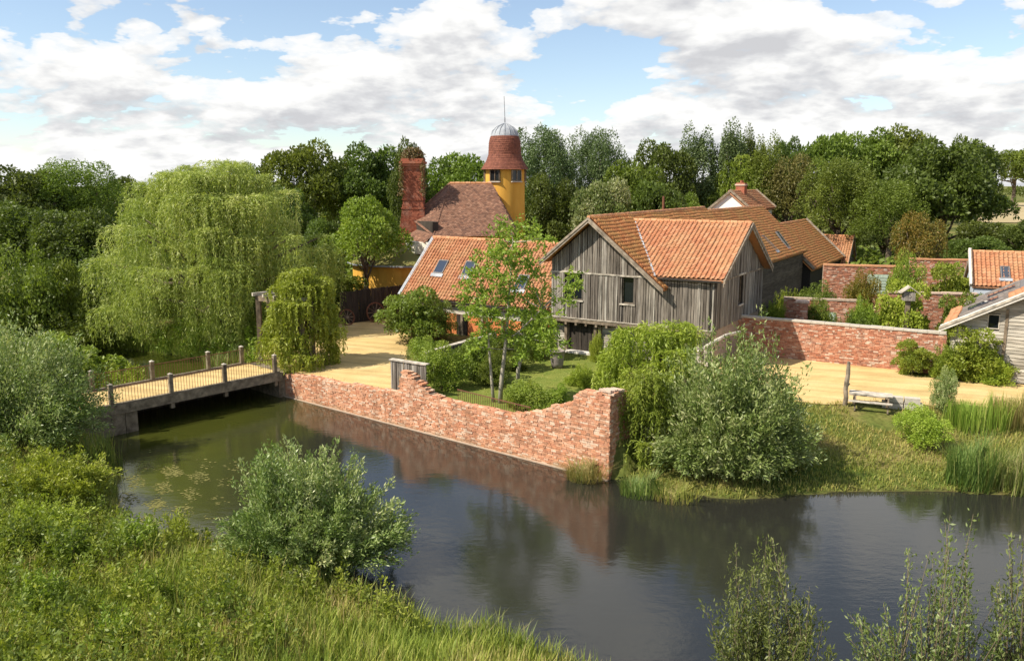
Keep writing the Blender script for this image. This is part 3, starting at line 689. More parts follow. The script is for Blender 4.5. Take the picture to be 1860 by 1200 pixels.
# long roof behind, in the same line
lb = empty('long_barn', (2.87, 53.16, 0), BROT)
tag(lb, 'long low boarded range behind the barn, pantile roof with two roof windows', 'barn')
y0, y1 = 21.6, 40.0; rx2, rz2, xe2 = 2.72, 8.72, 7.55; sl2 = 0.93
rf = MB().slab((xe2, y0, rz2 - sl2 * (xe2 - rx2) - .04), (xe2, y1, rz2 - sl2 * (xe2 - rx2) - .04), (rx2, y1, rz2 - .04), (rx2, y0, rz2 - .04), .12).slab((rx2, y0, rz2 - .04), (rx2, y1, rz2 - .04), (-1.5, y1, 5), (-1.5, y0, 5), .12).build('roof', M['tile_moss'], lb)
pantiles(rf, (xe2, y0, rz2 - sl2 * (xe2 - rx2)), (0, 1, 0), (-1, 0, sl2), y1 - y0, math.hypot(xe2 - rx2, sl2 * (xe2 - rx2)), None, 'tile_moss', seed=8)
ridge_tiles(rf, (rx2, y0, rz2 + .03), (rx2, y1, rz2 + .03))
for yy in (y0, y1): MB().slab((xe2 + .05, yy - .1, rz2 - sl2 * (xe2 + .05 - rx2) + .09), (xe2 + .05, yy + .12, rz2 - sl2 * (xe2 + .05 - rx2) + .09), (rx2, yy + .12, rz2 + .12), (rx2, yy - .1, rz2 + .12), .06).build('verge_board', M['lead'], lb)
m_ = MB().box(6.85, 7.2, y0, y1, 0, 4.4); m_.prism([(-1.2, 0), (7.2, 0), (7.2, 4.4), (rx2, rz2 - .3), (-1.2, 5.0)], y1 - .4, y1 - .1); m_.build('wall', M['dark'], lb)
M['board_dk'] = mat_wood('shaded_boarding', [(0.07, 0.058, 0.048), (0.12, 0.10, 0.082), (0.095, 0.078, 0.064)], False, (14, .8, 14))  # tones darkened so the side wall's shade sits in the board colour
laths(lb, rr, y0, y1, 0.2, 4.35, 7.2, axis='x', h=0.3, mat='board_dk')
def skylight(parent, mt, x, y, wv, hv, tilt=0.0):
    """roof window in a roof frame: frame > glass; optionally propped open"""
    s_ = empty('roof_window'); s_.parent = parent; s_.matrix_local = mt @ Matrix.Translation((x, y, 0.10)) @ Matrix.Rotation(tilt, 4, 'X')
    f = MB(); f.box(-wv / 2, wv / 2, 0, .08, -.08, .06); f.box(-wv / 2, wv / 2, hv - .08, hv, -.08, .06); f.box(-wv / 2, -wv / 2 + .07, .08, hv - .08, -.08, .06); f.box(wv / 2 - .07, wv / 2, .08, hv - .08, -.08, .06)
    f.build('roof_window_frame', M['slate'], s_)
    MB().box(-wv / 2 + .07, wv / 2 - .07, .08, hv - .08, -.03, .03).build('roof_window_glass', M['skyglass'], s_)
    MB().box(-wv / 2 - .12, wv / 2 + .12, -.32, -.02, .03, .055).build('lead_apron', M['lead'], s_)
mt = frame((xe2, y0, rz2 - sl2 * (xe2 - rx2)), (0, 1, 0), (-1, 0, sl2))
skylight(rf, mt, 8.6, 1.0, 0.8, 1.9); skylight(rf, mt, 13.2, 1.0, 0.9, 1.9, R(8))

# ------------------------------------------------------------------ low range to the left
rg = empty('pantiled_range', (-8.35, 62.2, 0), -R(35.6))
tag(rg, 'low cottage range with bright orange pantile roof and roof windows, left of barn', 'cottage')
GL, GE, GR, GD = 13.4, 2.55, 6.75, 7.6
gsl = (GR - GE) / (GD / 2 + .3)
rf = MB().slab((-.25, -.3, GE - .04), (GL, -.3, GE - .04), (GL, GD / 2, GR - .04), (-.25, GD / 2, GR - .04), .12).slab((-.25, GD / 2, GR - .04), (GL, GD / 2, GR - .04), (GL, GD + .3, GE - .04), (-.25, GD + .3, GE - .04), .12).build('roof', M['tile_i'], rg)
pantiles(rf, (-.25, -.3, GE), (1, 0, 0), (0, 1, gsl), GL + .25, math.hypot(GD / 2 + .3, GR - GE), None, 'tile_i', seed=12)
ridge_tiles(rf, (-.25, GD / 2, GR + .04), (GL, GD / 2, GR + .04), 'ridge', .15)
MB().slab((-.42, -.36, GE + .10), (-.14, -.36, GE + .10), (-.14, GD / 2, GR + .12), (-.42, GD / 2, GR + .12), .2).build('verge_board', M['lead'], rg)
MB().beam((-.3, -.4, GE - .1), (GL, -.4, GE - .1), .12, .1).build('gutter', M['dark'], rg)
mt = frame((-.25, -.3, GE), (1, 0, 0), (0, 1, gsl))
skylight(rf, mt, 2.6, 2.3, 0.95, 1.25, R(4)); skylight(rf, mt, 5.4, 2.3, 0.95, 1.25, R(10)); skylight(rf, mt, 10.6, 1.5, 0.95, 1.25, R(3))
m_ = MB().box(0, GL, 0.05, .3, -.1, GE); m_.prism([(0.05, -.1), (GD, -.1), (GD, GE), (GD / 2, GR - .2), (0.05, GE)], 0.02, .25, 'x'); m_.build('wall', M['orange_panel'], rg)
laths(rg, rr, 0, GL, 1.55, 2.1, 0.05, h=.18)
MB().box(0, GL, -.12, .05, 2.12, 2.42).build('wall_plate', M['beam'], rg)
for k in range(8): MB().box(.1 + k * 1.85, .32 + k * 1.85, -.1, .05, -.05, 1.54).build('post', M['beam'], rg)
MB().box(5.2, 6.2, -.03, .048, 0, 1.5).build('door', M['dark_wood'], rg)

# ------------------------------------------------------------------ ochre house with round tower
house = empty('tower_house', (-0.7, 80, 0), 0)
tag(house, 'ochre rendered house with round tower, domed cap and dark brown tiled hip roof', 'house')
TR = 1.93
MB().lathe([(TR + .22, 0), (TR + .12, 5), (TR + .02, 9), (TR, 12.6)], 48).build('tower_wall', M['yellow'], house, True)
prof = [(2.28, 12.42), (2.02, 12.85), (1.72, 13.35), (1.56, 13.85), (1.53, 14.5), (1.50, 15.0), (1.42, 15.35), (1.30, 15.62)]
cap = MB().lathe(prof, 40).build('tower_roof', M['tower_tile'], house, True)
m_ = MB(); r_ = random.Random(4); acc = []
for (ra, za), (rb, zb) in zip(prof, prof[1:]):
    n_ = max(1, int(round(math.hypot(rb - ra, zb - za) / .16)))
    for i in range(n_): acc.append((ra + (rb - ra) * i / n_, za + (zb - za) * i / n_, ra + (rb - ra) * (i + 1.2) / n_, za + (zb - za) * (i + 1.2) / n_))
for j, (ra, za, rb, zb) in enumerate(acc):
    nt_ = int(2 * math.pi * ra / .19)
    for i in range(nt_):
        a0 = 2 * math.pi * (i + .5 * (j % 2)) / nt_; a1 = a0 + 2 * math.pi * .94 / nt_; o = .05 + r_.uniform(0, .02)
        m_.add([((ra + o) * math.cos(a0), (ra + o) * math.sin(a0), za), ((ra + o) * math.cos(a1), (ra + o) * math.sin(a1), za), ((rb + .012) * math.cos(a1), (rb + .012) * math.sin(a1), zb), ((rb + .012) * math.cos(a0), (rb + .012) * math.sin(a0), zb)], [(0, 1, 2, 3)])
q = m_.build('clay_tiles', M['tower_tile'], cap); q['kind'] = 'stuff'
dome = MB().lathe([(1.36, 15.58), (1.32, 15.75), (1.15, 16.1), (.85, 16.4), (.45, 16.62), (.1, 16.78), (.05, 16.9)], 32).build('dome', M['lead'], house, True)
for k in range(16):
    a = 2 * math.pi * k / 16
    MB().tube([(r__ * math.cos(a), r__ * math.sin(a), z + .02) for r__, z in ((1.34, 15.68), (1.17, 16.1), (.87, 16.4), (.47, 16.62), (.1, 16.8))], .035, 5).build('dome_rib', M['lead'], dome)
MB().tube([(0, 0, 16.8), (0, 0, 17.3), (0, 0, 17.4), (-.06, 0, 19.3)], [.07, .06, .04, .03], 8).build('finial', M['lead'], house)
for a in (-118, -55, 5, 62, 125, 180):
    wi = empty('window', (TR * math.cos(R(a)), TR * math.sin(R(a)), 11.35), R(a + 90)); wi.parent = house
    MB().box(-.5, .5, -.05, .25, 0, .95).build('pane', M['glass'], wi)
    f = MB()
    for x in (-.54, -.03, .46): f.box(x, x + .08, -.12, .05, -.05, 1.02)
    f.box(-.46, .46, -.11, .05, .95, 1.02); f.box(-.46, .46, -.11, .05, -.05, .03); f.build('window_frame', M['beam'], wi)
    MB().box(-.6, .6, -.2, .05, -.15, -.06).build('sill', M['stone'], wi)
# main hip roof (local to the house: y -9..+2)
hx = lambda px, py, Y: tuple(Q(px, py, Y) - np.array([-0.7, 80, 0]))
EZ = 6.5
A_, B_, C_, D_ = (-6.2, -9.0, EZ), (1.2, -9.0, EZ + .05), (-1.2, -3.0, 11.1), (-5.15, -3.0, 11.1)
E_ = (-8.6, -5.6, 7.9); G_ = (-8.0, 1.5, 7.0); H_ = (1.5, 1.5, 6.5)
hr = MB().add([A_, B_, C_, D_, E_, G_, H_], [(0, 1, 2, 3), (4, 0, 3), (5, 4, 3), (6, 5, 3, 2), (1, 6, 2)]).build('hip_roof', M['plain_tile'], house)
def inquad(poly):
    P_ = [Vector(p) for p in poly]; n_ = (P_[1] - P_[0]).cross(P_[2] - P_[0]).normalized()
    def f(p): return all((P_[(i + 1) % len(P_)] - P_[i]).cross(p - P_[i]).dot(n_) > -0.02 for i in range(len(P_)))
    return f
up = Vector(D_) - Vector(A_); u_ = (Vector(B_) - Vector(A_)).normalized(); vv = (up - u_ * up.dot(u_))
flat_tiles(hr, A_, u_, vv, 7.5, vv.length, 'plain_tile', inquad([A_, B_, C_, D_]), .22, .19, 2)
u_ = (Vector(A_) - Vector(E_)).normalized(); up = Vector(D_) - Vector(E_); vv = up - u_ * up.dot(u_)
flat_tiles(hr, E_, u_, vv, (Vector(A_) - Vector(E_)).length, vv.length, 'plain_tile', inquad([E_, A_, D_]), .22, .19, 3)
ridge_tiles(hr, D_, C_, 'ridge', .13); ridge_tiles(hr, E_, D_, 'plain_tile', .10, 'hip_tiles'); ridge_tiles(hr, A_, D_, 'plain_tile', .08, 'hip_tiles')
MB().prism([(-5.8, -8.6), (1.0, -8.6), (1.2, 1.2), (-7.6, 1.2), (-7.8, -5.2)], 0, EZ + .02, 'z').build('house_wall', M['yellow'], house)
# bay under the hip: dark strip window, small tiled skirt, cream band
MB().prism([(-8.35, -5.7), (-6.3, -8.6), (-5.8, -8.3), (-7.6, -5.0)], 6.2, 7.75, 'z').build('bay_wall', M['dark_wood'], house)
sk = MB().add([(-9.1, -6.6, 6.15), (-6.9, -9.7, 6.0), (-6.2, -8.5, 6.85), (-8.2, -5.7, 7.1)], [(0, 1, 2, 3)]).build('bay_skirt', M['plain_tile'], house)
flat_tiles(sk, (-9.1, -6.6, 6.15), Vector((2.2, -3.1, -.15)), Vector((.85, .9, .85)), 3.7, 1.3, 'plain_tile', None, .22, .19, 5)
m_ = MB(); pts = [(-8.95 + .55 * 0, -6.6), (-8.6, -8.0), (-7.6, -9.2), (-6.6, -9.7), (-5.9, -8.8), (-7.8, -5.6)]
m_.prism(pts, 5.0, 6.05, 'z').build('bay_apron', M['cream'], house)
# round low wing with turf roof, ochre wall
lw = MB(); n_ = 28; cx_, cy_ = -8.2, -6.5
ring = [(cx_ + 5.6 * math.cos(R(170 + i * 220 / n_)), cy_ + 4.2 * math.sin(R(170 + i * 220 / n_))) for i in range(n_ + 1)]
lw.prism(ring, 0, 4.0, 'z').build('low_wing_wall', M['yellow'], house)
tr_ = MB(); ro = [(cx_ + 6.0 * math.cos(R(170 + i * 220 / n_)), cy_ + 4.6 * math.sin(R(170 + i * 220 / n_)), 4.05) for i in range(n_ + 1)]
tr_.add(ro + [(cx_ + .3, cy_ - .3, 5.9)], [(i, i + 1, n_ + 1) for i in range(n_)]); tr_.build('turf_roof', M['moss_roof'], house)
e_ = MB()
for i in range(n_): e_.beam(ro[i], ro[i + 1], .14, .12)
e_.build('eave_edge', M['lead'], house)

# chimney stack beside the house
ch = empty('chimney_stack', (-9.0, 75.0, 0)); tag(ch, 'tall red brick chimney stack with ivy on its crown, left of tower', 'chimney')
def chim_w(z): return 0.88 if z > 8.9 else 0.96 + (8.9 - max(z, 4)) * 0.13
m_ = MB(); r_ = random.Random(9)
for za, zb in ((0, 4), (4, 5.5), (5.5, 7.2), (7.2, 8.9), (8.9, 12.4)):
    a, b_ = chim_w(za) - .03, (chim_w(zb) if zb < 8.9 else .88 if za > 8 else chim_w(8.8)) - .03
    m_.add([(-a, -a, za), (a, -a, za), (a, a, za), (-a, a, za), (-b_, -b_, zb), (b_, -b_, zb), (b_, b_, zb), (-b_, b_, zb)], [(0, 1, 5, 4), (1, 2, 6, 5), (2, 3, 7, 6), (3, 0, 4, 7), (4, 5, 6, 7)])
m_.build('core', M['brick_chimney'], ch)
m_ = MB(); z = 4.0
while z < 12.4:
    wv = chim_w(z) + (.08 if 8.8 < z < 9.1 or 9.5 < z < 9.7 else 0); brick_face(m_, r_, -wv, wv, z, lambda x: z + .1, -wv, .3, .13); brick_face(m_, r_, -wv, wv, z, lambda x: z + .1, wv, .3, .13, 1, 'x'); brick_face(m_, r_, -wv, wv, z, lambda x: z + .1, -wv, .3, .13, -1, 'x'); z += .13
q = m_.build('brickwork', M['brick_chimney'], ch); q['kind'] = 'stuff'
for za, zb, e in ((12.4, 12.6, .08), (12.6, 12.85, .18), (12.85, 13.05, .28), (13.05, 13.3, .14)):
    MB().box(-.86 - e, .86 + e, -.86 - e, .86 + e, za, zb - .004).build('corbel_course', M['brick_chimney'], ch)
for dx in (-.5, .5): MB().lathe([(.26, 13.28), (.3, 13.4), (.24, 13.5), (.22, 13.9), (.27, 14.0)], 12, (dx, 0)).build('chimney_pot', M['brick_chimney'], ch)

# ------------------------------------------------------------------ buildings behind and to the right
def gable_house(name, loc, rot, L, D, eave, ridge_, wallm, label, cat='cottage', over=.3, tiles='tile_i', gable_boards=False, both=False, tsx=1.0):
    """ridge along local x; front slope faces -y"""
    o = empty(name, loc, rot); tag(o, label, cat); s_ = (ridge_ - eave) / (D / 2 + over)
    rf_ = MB().slab((-over, -over, eave - .04), (L + over, -over, eave - .04), (L + over, D / 2, ridge_ - .04), (-over, D / 2, ridge_ - .04), .12).slab((-over, D / 2, ridge_ - .04), (L + over, D / 2, ridge_ - .04), (L + over, D + over, eave - .04), (-over, D + over, eave - .04), .12).build('roof', M[tiles], o)
    pantiles(rf_, (-over, -over, eave), (1, 0, 0), (0, 1, s_), L + 2 * over, math.hypot(D / 2 + over, ridge_ - eave), None, tiles, seed=len(name) * 7, sx=tsx)
    if both: pantiles(rf_, (L + over, D + over, eave), (-1, 0, 0), (0, -1, s_), L + 2 * over, math.hypot(D / 2 + over, ridge_ - eave), None, tiles, seed=5, sx=tsx)
    ridge_tiles(rf_, (-over, D / 2, ridge_ + .04), (L + over, D / 2, ridge_ + .04))
    m__ = MB().box(.25, L - .25, 0, .25, -.2, eave); m__.box(.25, L - .25, D - .25, D, -.2, eave)
    for x in (0, L - .25): m__.prism([(0, -.2), (D, -.2), (D, eave), (D / 2, ridge_ - .2), (0, eave)], x, x + .25, 'x')
    m__.build('wall', M[wallm], o)
    for xb in (-over - .05, L + over):
        for yb in (-over - .05, D + over + .05):
            zz = ridge_ - s_ * abs(yb - D / 2); MB().slab((xb, D / 2, ridge_ + .1), (xb + .05, D / 2, ridge_ + .1), (xb + .05, yb, zz + .1), (xb, yb, zz + .1), .28).build('barge_board', M['barge'], o)
    return o, rf_, s_
# far range: roofs stepping down to the right
o, rf, s_ = gable_house('stable_range', (30.9, 83.2, 0), BROT + R(90), 16.5, 8.8, 2.3, 6.7, 'dark', 'orange roofed range stepping down beyond the long barn', 'barn', tiles='tile_moss')
o, rf, s_ = gable_house('gabled_stable', (36.0, 99.6, 0), BROT, 5.0, 5.2, 1.5, 4.75, 'board_i', 'small orange tiled building whose boarded gable faces right, behind brick wall', 'stable')
board_row(o, rr, 0.0, 5.2, 0, lambda y: 4.6 - 1.1 * abs(y - 2.6), 5.0, axis='x', wlo=.2, whi=.32)
# white cottage behind the roofs
o, rf, s_ = gable_house('white_cottage', (28.6, 98.5, 0), BROT + R(90), 11.0, 4.8, 7.9, 10.15, 'white', 'white rendered cottage with orange roof and brick chimney behind the barn ridge', 'cottage')
chm = MB().box(4.1, 5.2, 1.8, 2.9, 8.6, 11.2).build('chimney', M['brick_chimney'], o)
MB().box(4.0, 5.3, 1.7, 3.0, 10.85, 11.05).build('chimney_cap', M['brick_red'], chm)
MB().lathe([(.16, 11.19), (.14, 11.5)], 10, (4.4, 2.3)).build('chimney_pot', M['brick_chimney'], chm); MB().lathe([(.16, 11.19), (.14, 11.5)], 10, (4.85, 2.3)).build('chimney_pot', M['brick_chimney'], chm)
# right: tall orange roof with blue boarding and white verge
o, rf, s_ = gable_house('blue_boarded_store', (33.5, 58.0, 0), -R(24), 9.0, 6.0, 3.75, 6.0, 'blue_board', 'steep orange pantiled store with pale blue wall and roof light at right edge', 'shed', over=.15)
skylight(rf, frame((-.15, -.15, 3.75), (1, 0, 0), (0, 1, s_)), 2.1, .9, .6, 1.3)
MB().slab((-.34, -.25, 3.95), (-.12, -.25, 3.95), (-.12, 3.0, 6.3), (-.34, 3.0, 6.3), .3).build('verge_board', M['whitewood'], o)
# right edge: weatherboarded shed with white barge board, slate and tile roof
sh = empty('weatherboarded_shed', (25.3, 45.7, 0), BROT); tag(sh, 'weatherboarded shed with sloping white barge board and slate patched roof at right edge', 'shed')
SW, SE, SR, SD = 9.0, 3.05, 5.75, 9.3
HW = SW / 2; ss = (SR - SE) / (HW + .35)
m_ = MB(); m_.prism([(0, -.2), (SW, -.2), (SW, SE + .1), (HW, SR - .15), (0, SE + .1)], .05, .3); m_.box(0, .25, .3, SD - .2, -.2, SE); m_.box(SW - .25, SW, .3, SD - .2, -.2, SE); m_.build('wall', M['dark'], sh)
wh = (1.75, 2.35, 3.0, 3.85)
z = 0.1
while z < SR - .5:
    x0_ = max(0.02, (z + .2 - SE - .05) / ss); hh = .2
    spans = [(x0_, SW - x0_)]
    if wh[2] - .1 < z < wh[3]: spans = [(x0_, wh[0])] * (wh[0] > x0_ + .1) + [(wh[1], SW - x0_)]
    for a, b_ in spans: MB().prism([(.05, z), (.0, z), (.035, z + hh), (.05, z + hh)], a, b_, 'x').build('weatherboard', M['board_h'], sh)
    z += hh
MB().box(2.6, 2.75, -.03, -.002, .05, 4.2).build('corner_post', M['beam'], sh)
window(sh, *wh, 0.0, depth=.045, mull=0, frame_mat='pale_wood', sill=False)
rz_ = lambda x: SE - .1 + ss * (x + .35)
rf = MB().slab((-.35, -.45, rz_(-.35)), (-.35, SD, rz_(-.35)), (HW, SD, rz_(HW)), (HW, -.45, rz_(HW)), -.12).slab((HW, -.45, rz_(HW)), (HW, SD, rz_(HW)), (SW + .35, SD, rz_(-.35)), (SW + .35, -.45, rz_(-.35)), -.12).build('roof', M['slate'], sh)
pantiles(rf, (-.35, SD, rz_(-.35) + .03), (0, -1, 0), (1, 0, ss), SD + .4, .62, None, 'tile_i', seed=21)
pantiles(rf, (2.7, SD, rz_(2.7) + .03), (0, -1, 0), (1, 0, ss), SD + .4, 2.0, lambda p: p.y < 3.2 or p.x > 3.6, 'tile_i', seed=22)
r_ = random.Random(6)
M['slate_b'] = mat_wood('brown_slate', [(0.14, 0.115, 0.10), (0.22, 0.185, 0.165), (0.18, 0.165, 0.155), (0.26, 0.22, 0.19)], False, (4, 4, 4), .6)
for i in range(8):
    for j in range(16):
        a, b_ = .22 + i * .36, -.42 + j * .6; zz = rz_(a) + .02
        if a > 2.4 and (b_ < 3.2 or a > 3.3): continue
        MB().slab((a, b_ + .01, zz + .03), (a, b_ + .59, zz + .03 + r_.uniform(0, .02)), (a + .42, b_ + .59, zz + ss * .42 + .01), (a + .42, b_ + .01, zz + ss * .42 + .01), -.02).build('slate', M['slate_b'], rf)
for x_, yy, ln in ((.6, 3.0, 1.5), (1.5, 5.8, 1.4)):
    MB().slab((x_, yy, rz_(x_) + .14), (x_, yy + .9, rz_(x_) + .14), (x_ + ln, yy + .9, rz_(x_ + ln) + .14), (x_ + ln, yy, rz_(x_ + ln) + .14), -.08).build('roof_window', M['skyglass'], rf)
for off, hgt, mt_ in ((0.0, .30, 'whitewood'), (.05, .13, 'pale_wood')):
    for xa in (-.6, SW + .6):
        q = MB(); a = Vector((HW, -.5 - off, rz_(HW) + .16)); c_ = Vector((xa, -.5 - off, rz_(-.6) + .16)); dn = Vector((0, 0, -hgt)); e_ = Vector((0, .05, 0))
        q.add([a, c_, c_ + dn, a + dn, a + e_, c_ + e_, c_ + e_ + dn, a + e_ + dn], [(0, 1, 2, 3), (7, 6, 5, 4), (0, 4, 5, 1), (1, 5, 6, 2), (2, 6, 7, 3), (3, 7, 4, 0)]); q.build('barge_board', M[mt_], sh)
MB().slab((-.55, -.12, rz_(-.55) + .2), (-.55, -.54, rz_(-.55) + .2), (HW, -.54, rz_(HW) + .2), (HW, -.12, rz_(HW) + .2), .05).build('verge_capping', M['whitewood'], sh)

# ------------------------------------------------------------------ brick walls
pw = empty('pond_wall', (WALL0[0], WALL0[1], 0), WROT)
tag(pw, 'long ruined retaining wall of reclaimed pinkish brick standing in the pond', 'wall')
PROF = [(-.6, -.15), (.4, -.12), (2.9, .04), (6.8, .12), (10.5, .26), (10.62, 1.50), (11.1, 1.49), (12.85, .52), (15.2, .40), (18.0, .48), (19.8, .98), (20.2, 1.22), (21.3, 1.62), (21.45, 1.96), (21.9, 2.2), (23.6, 2.36)]
def prof_z(x):
    for (a, za), (b_, zb) in zip(PROF, PROF[1:]):
        if x <= b_: return za + (zb - za) * max(0, (x - a) / (b_ - a))
    return PROF[-1][1]
TH = 0.46; r_ = random.Random(2)
m_ = MB(); n_ = 230; xs_ = [-.5 + (WLEN + .5) * i / n_ for i in range(n_ + 1)]
for a, b_ in zip(xs_, xs_[1:]):
    zt = math.floor((prof_z((a + b_) / 2) - WATER) / .19) * .19 + WATER - .01; m_.box(a, b_, .012, TH, -2.9, zt)
m_.build('core', M['mortar'], pw)
pz = lambda x: math.floor((prof_z(x) - WATER) / .095) * .095 + WATER + .02 * math.sin(x * 7)
m_ = MB(); brick_face(m_, r_, -.5, WLEN, WATER - .38, pz, .012); brick_face(m_, r_, -.5, WLEN, WATER - .2, pz, TH, side=1)
brick_face(m_, r_, 0.0, TH, WATER - .38, lambda y: prof_z(WLEN), WLEN, side=1, axis='x'); brick_face(m_, r_, 0.0, TH, WATER - .38, lambda y: prof_z(-.3), -.5, side=-1, axis='x')
q = m_.build('brickwork', M['brick'], pw); q['kind'] = 'stuff'
m_ = MB(); x = -.5
while x < WLEN:
    L = r_.uniform(.2, .3); zt = prof_z(x + L / 2); zt = math.floor((zt - WATER) / .095) * .095 + WATER
    y_ = .0
    while y_ < TH - .02: d = r_.uniform(.1, .13); m_.box(x, x + L - .012, y_ - .012, min(y_ + d - .012, TH + .012), zt - .04, zt + r_.uniform(.025, .075)); y_ += d
    x += L
q = m_.build('top_course', M['brick'], pw); q['kind'] = 'stuff'
# pier at the corner with a proud cap, and the wall running back from it
m_ = MB(); brick_face(m_, r_, TH, 7.0, WATER, lambda y: 2.3 - max(0, (y - .6)) * .22, WLEN, side=1, axis='x'); q = m_.build('return_brickwork', M['brick'], pw); q['kind'] = 'stuff'
for i in range(12):
    y_ = TH + i * .55; zt = 2.25 - max(0, y_ - .4) * .22; MB().box(WLEN - TH, WLEN - .012, y_, y_ + .545, -2.0, zt).build('return_core', M['mortar'], pw)
for k in range(9): MB().box(WLEN - .52 + r_.uniform(-.02, .02), WLEN + .06 + r_.uniform(-.03, .03), -.05 + k * .13, .065 + k * .13, 2.37 - .02 * k, 2.47 - .02 * k + r_.uniform(-.02, .02)).build('cap_brick', M['brick_red'], pw)
MB().box(-.55, WLEN + .02, -.13, .0, -2.4, WATER + .035).build('footing', M['mortar'], pw)

def brick_wall(name, p, q_, z0, z1, label, mat='brick_red', th=.35, cope='mortar', holes=(), bl=.27, bh=.095, slope=0.0):
    p = Vector((p[0], p[1], 0)); q_ = Vector((q_[0], q_[1], 0)); L = (q_ - p).length
    o_ = empty(name, p, math.atan2(q_.y - p.y, q_.x - p.x)); tag(o_, label, 'wall'); r__ = random.Random(len(name) + int(L * 10))
    zt = lambda x: z1 + slope * x / L
    m__ = MB(); wall_boxes(m__, 0, L, z0 - .3, min(zt(0), zt(L)) - .02, .012, th, holes); m__.build('core', M['mortar'], o_)
    m__ = MB(); brick_face(m__, r__, 0, L, z0 - .1, zt, .012, bl, bh, holes=holes); brick_face(m__, r__, 0, th, z0 - .1, lambda y: zt(L), L, bl, bh, side=1, axis='x'); qq = m__.build('brickwork', M[mat], o_); qq['kind'] = 'stuff'
    x_ = 0
    while x_ < L:
        l_ = min(r__.uniform(.5, .9), L - x_); MB().box(x_, x_ + l_ - .01, -.06, th + .06, zt(x_) - .01 + r__.uniform(-.01, .01), zt(x_) + .11 + r__.uniform(-.01, .02)).build('coping_stone', M[cope], o_); x_ += l_
    return o_
brick_wall('garden_wall', (14.75, 52.45), (25.3, 46.1), 0, 2.42, 'tall red brick garden wall beside the gravel drive, right of barn', cope='stone')
brick_wall('garden_wall', (19.6, 57.6), (24.6, 56.0), 0, 2.9, 'low red brick wall holding a pale green door inside the yard', holes=[(2.2, 3.5, 0, 2.1)])
dr = empty('yard_door', (21.9, 56.80, 0), math.atan2(-1.6, 5.0)); tag(dr, 'pale green double door in the low yard wall', 'door')
for x in (-.12, .52): 
    lf = MB().box(x, x + .6, 0, .06, 0, 2.05).build('door_leaf', M['green_paint'], dr)
    for z in (.2, .9, 1.5): MB().box(x + .08, x + .52, -.03, -.002, z, z + .42).build('door_panel', M['green_paint'], lf)
brick_wall('garden_wall', (25.8, 66.6), (33.2, 64.6), 0, 4.4, 'high weathered brick wall with green shutters behind the yard shrubs', holes=[(3.4, 5.0, 2.2, 3.8)], th=.45, cope='ridge')
sh_ = empty('shuttered_window', (29.1, 65.68, 2.2), math.atan2(-2.0, 7.4)); tag(sh_, 'pale green shuttered window in the high brick wall', 'window')
for x in (0.0, .81):
    lf = MB().box(x, x + .78, 0, .06, 0, 1.58).build('shutter', M['green_paint'], sh_)
    for k in range(6): MB().box(x + .08, x + .7, -.03, -.002, .1 + k * .24, .26 + k * .24).build('slat', M['green_paint'], lf)
brick_wall('garden_wall', (35.0, 70.8), (40.8, 69.3), 0, 4.5, 'brick wall farthest right, left of the blue boarded store', th=.45, cope='ridge')
brick_wall('garden_wall', (27.2, 57.8), (33.0, 56.6), 0, 3.3, 'brick wall with tiled coping running up to the blue boarded store', cope='brick_red')
pier = empty('brick_pier', (19.2, 53.8, 0), -R(20)); tag(pier, 'short square brick pier with flat cap behind the garden wall', 'pier')
m_ = MB(); MB().box(.02, .68, .02, .68, 0, 3.1).build('core', M['mortar'], pier)
brick_face(m_, r_, 0, .7, 0, lambda x: 3.15, .012); brick_face(m_, r_, 0, .7, 0, lambda x: 3.15, .7, side=1, axis='x'); q = m_.build('brickwork', M['brick_red'], pier); q['kind'] = 'stuff'
MB().box(-.08, .8, -.08, .8, 3.15, 3.28).build('cap', M['brick_red'], pier)
bird = empty('bird_house', (25.9, 52.2, 0), R(-15)); tag(bird, 'pitched bird house on a wooden post behind the garden wall', 'bird house')
MB().box(-.13, .13, -.13, .13, 0, 3.55).build('post', M['beam'], bird)
bh_ = MB().box(-.35, .35, -.3, .3, 3.55, 4.10).build('box', M['board_i'], bird)
MB().slab((-.6, -.45, 4.05), (0, -.45, 4.50), (0, .45, 4.50), (-.6, .45, 4.05), .05).slab((0, -.45, 4.50), (.6, -.45, 4.05), (.6, .45, 4.05), (0, .45, 4.50), .05).build('bird_house_roof', M['pale_wood'], bird)
MB().lathe([(.11, 0), (.11, .04)], 12).build('entrance', M['dark'], bh_).matrix_local = Matrix.Translation((0, -.28, 3.85)) @ Matrix.Rotation(R(90), 4, 'X')

